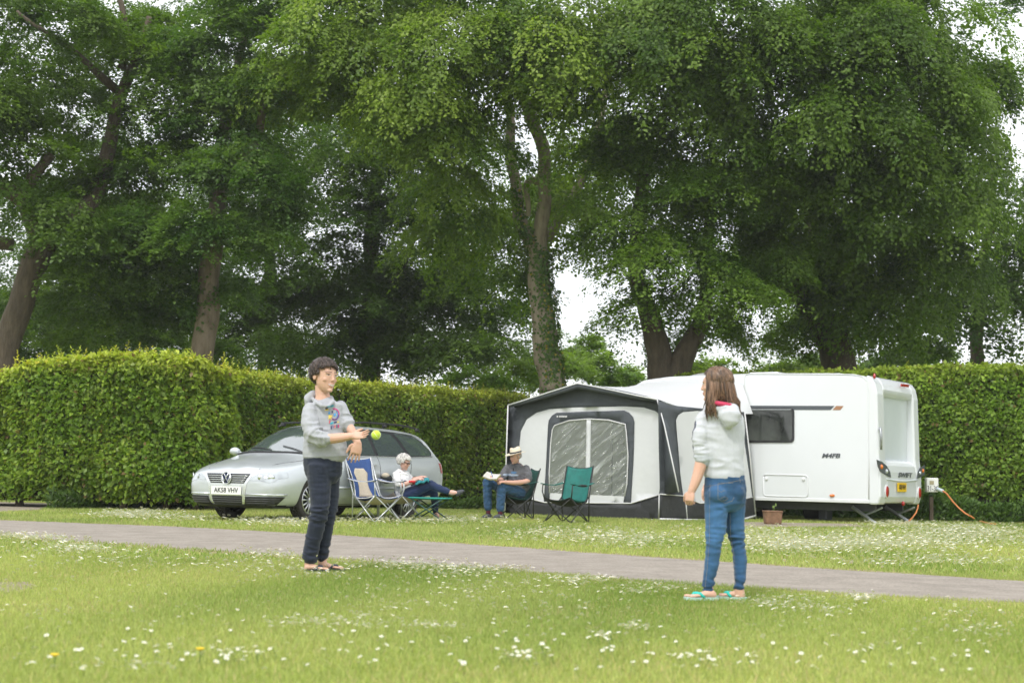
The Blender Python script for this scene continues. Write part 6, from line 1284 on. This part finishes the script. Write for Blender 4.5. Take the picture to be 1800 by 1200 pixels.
# long hair
mb = hair_cap(hg, lambda x, y: (.36 if y > .22 else (.20 if y > .14 else -.50)), .055, 9, .03)
r = random.Random(8)
for i in range(520):
    a = r.uniform(-math.pi, math.pi); d = V((math.cos(a), math.sin(a), 0))
    if d.y > .62: continue
    front = d.y > -.02; tail = d.y < -.62
    if front: ln = r.uniform(-1.15, -.70) if d.x < 0 else r.uniform(-1.0, -.6)
    elif tail: ln = r.uniform(-1.12, -.60)
    else: ln = r.uniform(-.62, -.45)
    w_ = r.uniform(.33, .42); q0_ = V((d.x * .12 + r.uniform(-.05, .05), d.y * .2 - .02, .52)); q1 = V((d.x * .355, d.y * .44 - .05, .20)); q2 = V((d.x * w_, d.y * (w_ + .09) - .06, -.15))
    dz = (ln + .15); wv = r.uniform(-.06, .06); sp = .10 if front or tail else -.02
    q3 = V((d.x * (w_ + sp * .4) + wv, d.y * (w_ + .09 + sp * .3) - .06 + r.uniform(-.04, .04), -.15 + dz * .4)); q4 = V((d.x * (w_ + sp) - wv * .6 + r.uniform(-.03, .03), d.y * (w_ + .09 + sp * .8) - .08 + r.uniform(-.06, .06), -.15 + dz * .72)); q5 = V((d.x * (w_ + sp * 1.4) + wv + r.uniform(-.07, .07), d.y * (w_ + .09 + sp) - .09 + r.uniform(-.10, .10), ln))
    strands(hg, [[q0_, q1, q2, q3, q4, q5]], None, None, wid=r.uniform(.011, .024), mb=mb)
comb_hair(hg, mb, 1500, lambda q: V((q.x * 1.1, q.y + .05, -.42 - .2 * abs(q.x))), lambda q: q.z > (.30 if q.y > .24 else (.12 if q.y > .14 else -.30)), 6, .11, .017, (.365, .455, .405), (0, -.06, .13), .05, r)
o = mb.obj('hair', M_hair, girl, smooth=True); paint_obj(o, (.14, .08, .046), .35, 24, locks=mb.locks, lvar=.42)
M_fft = mat('flip_flop_mint', (.45, .62, .56), .7); M_ffq = mat('strap_turquoise', (.02, .48, .40), .55)
flipflop(Gf, girl, fa, M_fft, M_ffq); flipflop(Gf, girl, fb, M_fft, M_ffq)

# ---- seated people
def seated(Y, foot_px, label, head, hs, torso, arms, forearms, legs, shins, feet, skin, hands):
    F = Fig(Y); root = thing('person', label, 'person', G(*foot_px)); mb = MB(); add_head(mb, head)
    F.loft(mb, torso[:1] + torso[1:], .8)
    for s in arms: limbs(F, mb, s, .62)
    for s in forearms: limbs(F, mb, s)
    for s in legs + shins: limbs(F, mb, s, .62)
    for a, b, h, w in feet: foot_tube(F, mb, a, b, h, w)
    for h in hands: hand(mb, *h)
    me = blend(mb, .004, 2); paint_body(me, [(head, hs)], skin); link_mesh('body', me, M_skin, root, smooth=True); return F, root
def foot_tube(F, mb, a, b, h, w):
    a, b = F.J(*a), F.J(*b); mb.loft([(a, h * F.k * .9, w * F.k * .8), (a.lerp(b, .35), h * F.k, w * F.k * .9), (a.lerp(b, .75), h * F.k * .7, w * F.k), (b, h * F.k * .45, w * F.k * .7)], 12, V((0, 1, 0)))
# the man
my = 24.75; Fm = Fig(my); hm = face_frame(Fm.J(906.5, 802, -.12), (-.86, -.46, -.22), 24.5 * Fm.k)
TM = [(910, 815, .02, 7.5, 7), (909, 820, 0, 19, 10), (909, 832, 0, 18.5, 12), (912, 848, .03, 17.5, 13), (915, 861, .06, 17, 14)]
AM = [[(925, 823, -.02, 6.5), (928, 832, -.06, 7), (929, 840, -.08, 7)], [(892, 822, .0, 6.5), (887, 830, -.04, 7), (884, 837, -.08, 7)]]
FM = [[(928, 834, -.07, 5), (927, 845, -.11, 5), (907, 848, -.27, 4.3), (888, 847, -.36, 3.2)], [(885, 832, -.05, 4.8), (882, 842, -.10, 4.6), (874, 843, -.24, 4), (869, 840, -.34, 3)]]
LM = [[(914, 865, -.02, 11), (898, 860, -.16, 10), (882, 853, -.30, 8.6)], [(910, 863, .12, 11), (880, 855, .0, 10), (857, 847, -.10, 8.6)]]
SM = [[(882, 853, -.30, 8.6), (881, 870, -.29, 8), (879.5, 893, -.27, 7.5)], [(857, 847, -.10, 8.6), (857, 866, -.10, 8), (858, 891, -.08, 7.5)]]
Fm, man = seated(my, (868, 910), 'man in a straw hat and grey t-shirt reading a book in a folding chair', hm, dict(stubble=True, mw=.10, brow=(.30, .24, .20)), TM, AM, FM, LM, SM, [], (.55, .32, .24),
    [(Fm.J(888, 847, -.36), (-.9, -.5, .1), (.1, -.3, 1), 17 * Fm.k, .5, .08, 1), (Fm.J(869, 840, -.34), (-.8, -.5, .3), (.0, -.3, 1), 17 * Fm.k, .9, .06, -1)])
mb = MB(); Fm.loft(mb, [(909.5, 818, .01, 12, 8)] + TM[1:]); [limbs(Fm, mb, s) for s in AM]
def mcol(co, c):
    for q, rx, rz, k in ((Fm.J(892, 834, -.2), .075, .022, (.30, .36, .44)), (Fm.J(904, 835, -.2), .07, .02, (.32, .38, .46)), (Fm.J(903, 830, -.2), .05, .022, (.08, .17, .30))):
        m_ = (((co[:, 0] - q.x) / rx) ** 2 + ((co[:, 2] - q.z) / rz) ** 2 < 1) & (co[:, 1] < my - .02); c[m_] = k
    return c
ts = cloth(Fm, 't_shirt', mb, M_jersey, man, (.115, .115, .125), .008, 2, .008, (10, 10, 16), [], 41, .8, mcol)
mb = MB(); mb.tube([Fm.J(904, 817, -.14), Fm.J(903, 824, -.20), Fm.J(902, 829, -.2)], .006, 5); mb.ell(Fm.J(902.5, 824, -.20), (.012, .012, .02)); mb.obj('hanging_glasses', M_blk, man)
mb = MB(); [limbs(Fm, mb, s) for s in LM + SM]; Fm.loft(mb, [(908, 861, .06, 13, 16), (916, 864, .06, 13, 16)]); cloth(Fm, 'jeans', mb, M_denim, man, (.035, .085, .17), .009, 2, .009, (9, 9, 16), [], 43, .8)
mb = MB(); [mb.tube([Fm.J(*a), Fm.J(*b)], .040, 10) for a, b in (((879.5, 888, -.27), (879, 904, -.28)), ((858, 886, -.08), (858.5, 903, -.09)))]; mb.obj('socks', mat('maroon_sock', (.16, .03, .06), .9), man, smooth=True)
for a, b in (((882, 907, -.26), (868, 909, -.38)), ((861, 906, -.07), (848.5, 909, -.18))):
    mb = MB(); foot_tube(Fm, mb, a, b, 5.2, 5.4); o = mb.obj('shoe', mat('shoe_grey', (.07, .075, .08), .8), man, smooth=True); q, w2 = Fm.J(*a), Fm.J(*b); q.z = w2.z = .014; mb = MB(); mb.loft([(q, .012, .05), (q.lerp(w2, .6), .012, .055), (w2, .010, .04)], 10); mb.obj('sole', M_plate, o, smooth=True)
c, R, H = hm; mb = MB(); Tm = lambda x, y, z: c + R @ (V((x, y, z)) * H); rows = []
for r_, z, oy in ((.0, .62, 0), (.28, .63, 0), (.34, .60, 0), (.37, .48, 0), (.395, .26, 0), (.42, .235, 0), (.62, .235, 0), (.74, .23, 0), (.75, .215, 0), (.62, .215, 0), (.40, .215, 0)): rows.append([Tm(r_ * .93 * math.cos(2 * math.pi * k / 32), -.05 + r_ * 1.08 * math.sin(2 * math.pi * k / 32), z + (.035 * math.cos(4 * math.pi * k / 32 + math.pi) * -1 if r_ > .5 else 0) - (.05 * math.cos(2 * math.pi * k / 32 * 2) * (r_ > .2 and z > .55)) - (.06 if r_ == 0 else 0)) for k in range(32)])
mb.rings(rows, True); hat = mb.obj('hat', mat('straw', (.66, .58, .44), .85, var=.10, scale=90, bump=.5, bscale=250), man, smooth=True)
mb = MB(); mb.rings([[Tm(r_ * .93 * math.cos(2 * math.pi * k / 32), -.05 + r_ * 1.08 * math.sin(2 * math.pi * k / 32), z) for k in range(32)] for r_, z in ((.425, .24), (.41, .36), (.40, .36))], False); mb.obj('hat_band', M_ink, hat, smooth=True)
mb = MB(); mb.ell(c + R @ (V((0, -.10, .02)) * H), (.34 * H, .38 * H, .27 * H), R); o = mb.obj('hair', M_hair, man, smooth=True); paint_obj(o, (.32, .29, .26), .2)
bk0 = Fm.J(864, 839, -.36); book = thing('book', 'open book with a yellow green cover held on the knees of the man', 'book', bk0); bu = V((.92, -.30, -.10)).normalized(); bn = V((.10, -.45, .9)).normalized(); bw = bn.cross(bu)
mb = MB(); mbp = MB()
for s, tilt in ((-1, .12), (1, -.30)):
    d_ = (bu * s + bn * (.25 if s < 0 else .12)).normalized()
    for k, (t_, M__) in enumerate(((0.0, mb), (.010, mbp))):
        n2 = d_.cross(bw); n2 = n2 if n2.dot(bn) > 0 else -n2; e = .0 if k == 0 else .006; Lx = .135 - e; o_ = bk0 + n2 * t_
        M__.hexa([o_ - bw * (.11 - e), o_ + d_ * Lx - bw * (.11 - e), o_ + d_ * Lx + bw * (.11 - e), o_ + bw * (.11 - e)] + [p + n2 * (.006 if k == 0 else .014) for p in (o_ - bw * (.11 - e), o_ + d_ * Lx - bw * (.11 - e), o_ + d_ * Lx + bw * (.11 - e), o_ + bw * (.11 - e))])
mb.obj('cover', mat('book_cover', (.34, .30, .05), .6, var=.5, scale=14), book); mbp.obj('pages', mat('paper', (.52, .50, .45), .8), book)
mb = MB(); mb.tube([Fm.J(866, 838, -.42), Fm.J(863, 828, -.40)], .006, 6); tag(mb.obj('pen', mat('pen_blue', (.05, .12, .35), .4), org=Fm.J(866, 838, -.42)), 'blue pen held upright by the man reading in the straw hat', 'pen')

# the woman
wy = 22.75; Fw = Fig(wy); hw_ = face_frame(Fw.J(710, 812, -.05), (.90, -.28, -.30), 25.5 * Fw.k)
TW = [(705, 826, 0, 6, 6), (704, 830, 0, 14, 9), (705, 842, 0, 15.5, 11), (708, 857, .0, 15, 12), (711, 868, .0, 15, 13)]
AW = [[(697, 834, -.07, 6), (698, 842, -.12, 6.8), (701, 850, -.15, 6.6)], [(713, 832, .09, 5.5), (720, 840, .10, 6), (724, 844, .08, 5.5)]]
FW = [[(700, 847, -.14, 4.6), (706, 852, -.17, 4.6), (722, 847, -.20, 4), (735, 841, -.18, 2.9)], [(722, 843, .09, 4.2), (732, 841, .04, 3.6), (741, 838, -.02, 2.8)]]
LW = [[(713, 869, -.06, 11), (735, 860, -.10, 10), (756, 851, -.12, 8)], [(713, 869, .10, 11), (738, 864, .08, 10), (762, 861, .06, 7.8)]]
SW = [[(756, 851, -.12, 8), (770, 857, -.13, 7), (787, 863, -.14, 5.2)], [(762, 861, .06, 7.8), (764, 878, .07, 6.8), (765.5, 898, .08, 5.6)]]
Fw, wom = seated(wy, (766, 911), 'white haired woman in sunglasses and a white top crossing her legs in a camping chair', hw_, dict(mw=.10, brow=(.45, .40, .36)), TW, AW, FW, LW, SW, [((790, 865, -.14), (806, 866, -.16), 4.5, 4), ((765.5, 900, .08), (771, 908, .02), 4.2, 4)], (.60, .36, .29),
    [(Fw.J(735, 841, -.18), (.95, -.1, .15), (0, -.3, 1), 15 * Fw.k, .8, .06, 1), (Fw.J(741, 838, -.02), (.9, -.5, .1), (0, -.2, 1), 15 * Fw.k, .8, .06, -1)])
mb = MB(); Fw.loft(mb, [(704.5, 828, 0, 9, 7)] + TW[1:]); [limbs(Fw, mb, s) for s in AW]; tp = cloth(Fw, 'top', mb, M_jersey, wom, (.70, .70, .70), .008, 2, .008, (10, 10, 16), [], 51, .8)
mb = MB(); mb.tube([Fw.J(698, 827.5, -.03), Fw.J(703, 829.5, -.075), Fw.J(709, 831, -.07), Fw.J(714, 830, -.01)], .006, 6); mb.obj('neck_trim', mat('navy_trim', (.10, .03, .05), .8), tp, smooth=True)
mb = MB(); [limbs(Fw, mb, s) for s in LW + SW]; Fw.loft(mb, [(708, 866, .02, 13, 16), (716, 870, .02, 12, 16)]); cloth(Fw, 'trousers', mb, M_denim, wom, (.022, .035, .085), .009, 2, .007, (9, 9, 16), [], 53, .7)
M_wshoe = mat('shoe_charcoal', (.06, .065, .075), .7)
mb = MB(); foot_tube(Fw, mb, (802, 868, -.15), (815, 862, -.17), 5, 4.6); mb.obj('shoe', M_wshoe, wom, smooth=True)
mb = MB(); q = Fw.J(764, 911, .08); q.z = .012; w2 = Fw.J(774, 911, -.02); w2.z = .012; mb.loft([(q, .012, .045), (q.lerp(w2, .6), .012, .05), (w2, .012, .04)], 10); mb.tube([Fw.J(762, 905, .04), Fw.J(767, 903, .02), Fw.J(771, 908, .02)], .008, 5); mb.obj('shoe', M_wshoe, wom, smooth=True)
mb = hair_cap(hw_, lambda x, y: (.25 if y > .16 else (-.02 if y > -.04 else -.36)), .065, 5, .02, sc=5)
r = random.Random(14)
comb_hair(hw_, mb, 900, lambda q: V((q.x * .8, (q.y + .2) * .9, -.35 + .3 * q.z)), lambda q: q.z > (.22 if q.y > .16 else (-.04 if q.y > -.04 else -.38)), 5, .075, .022, (.40, .49, .44), (0, -.06, .13), .09, r)
o = mb.obj('hair', M_hair, wom, smooth=True); paint_obj(o, (.58, .56, .53), .2, locks=mb.locks, lvar=.18)
c, R, H = hw_; mb = MB()
for s in (-1, 1): mb.ell(c + R @ (V((s * .15, .385, .03)) * H), (.115 * H, .035 * H, .085 * H), R); mb.tube([c + R @ (V((s * .26, .36, .05)) * H), c + R @ (V((s * .345, .0, .05)) * H)], .012 * H * 2, 6)
mb.tube([c + R @ (V((-.05, .42, .05)) * H), c + R @ (V((.05, .42, .05)) * H)], .012 * H * 2, 6); mb.obj('sunglasses', mat('dark_lens', (.05, .015, .012), .12, coat=.6), wom, smooth=True)
kp = Fw.J(741, 846, -.22); kn = thing('knitting', 'teal knitting with a red end lying in the lap of the seated woman', 'knitting', kp)
mb = MB(); mb.sheet([[Fw.J(730 + 24 * i / 8, 850 - 6 * i / 8 - 3 * j / 4 + 1.5 * math.sin(i * 1.7), -.27 + .18 * j / 4) + V((0, 0, .03 * noise.noise(V((i * .8, j * .9, 2))))) for j in range(5)] for i in range(9)]); mb.obj('fabric', mat('teal_wool', (.03, .22, .26), .95, var=.35, scale=40, bump=.6, bscale=160), kn, smooth=True, solid=.03)
mb = MB(); mb.sheet([[Fw.J(719 + 11 * i / 5, 845.5 + 3.5 * j / 3, -.24 + .05 * j / 3) + V((0, 0, .015 * noise.noise(V((i, j, 5))))) for j in range(4)] for i in range(6)]); mb.obj('red_end', mat('red_wool', (.50, .03, .035), .95), kn, smooth=True, solid=.03)
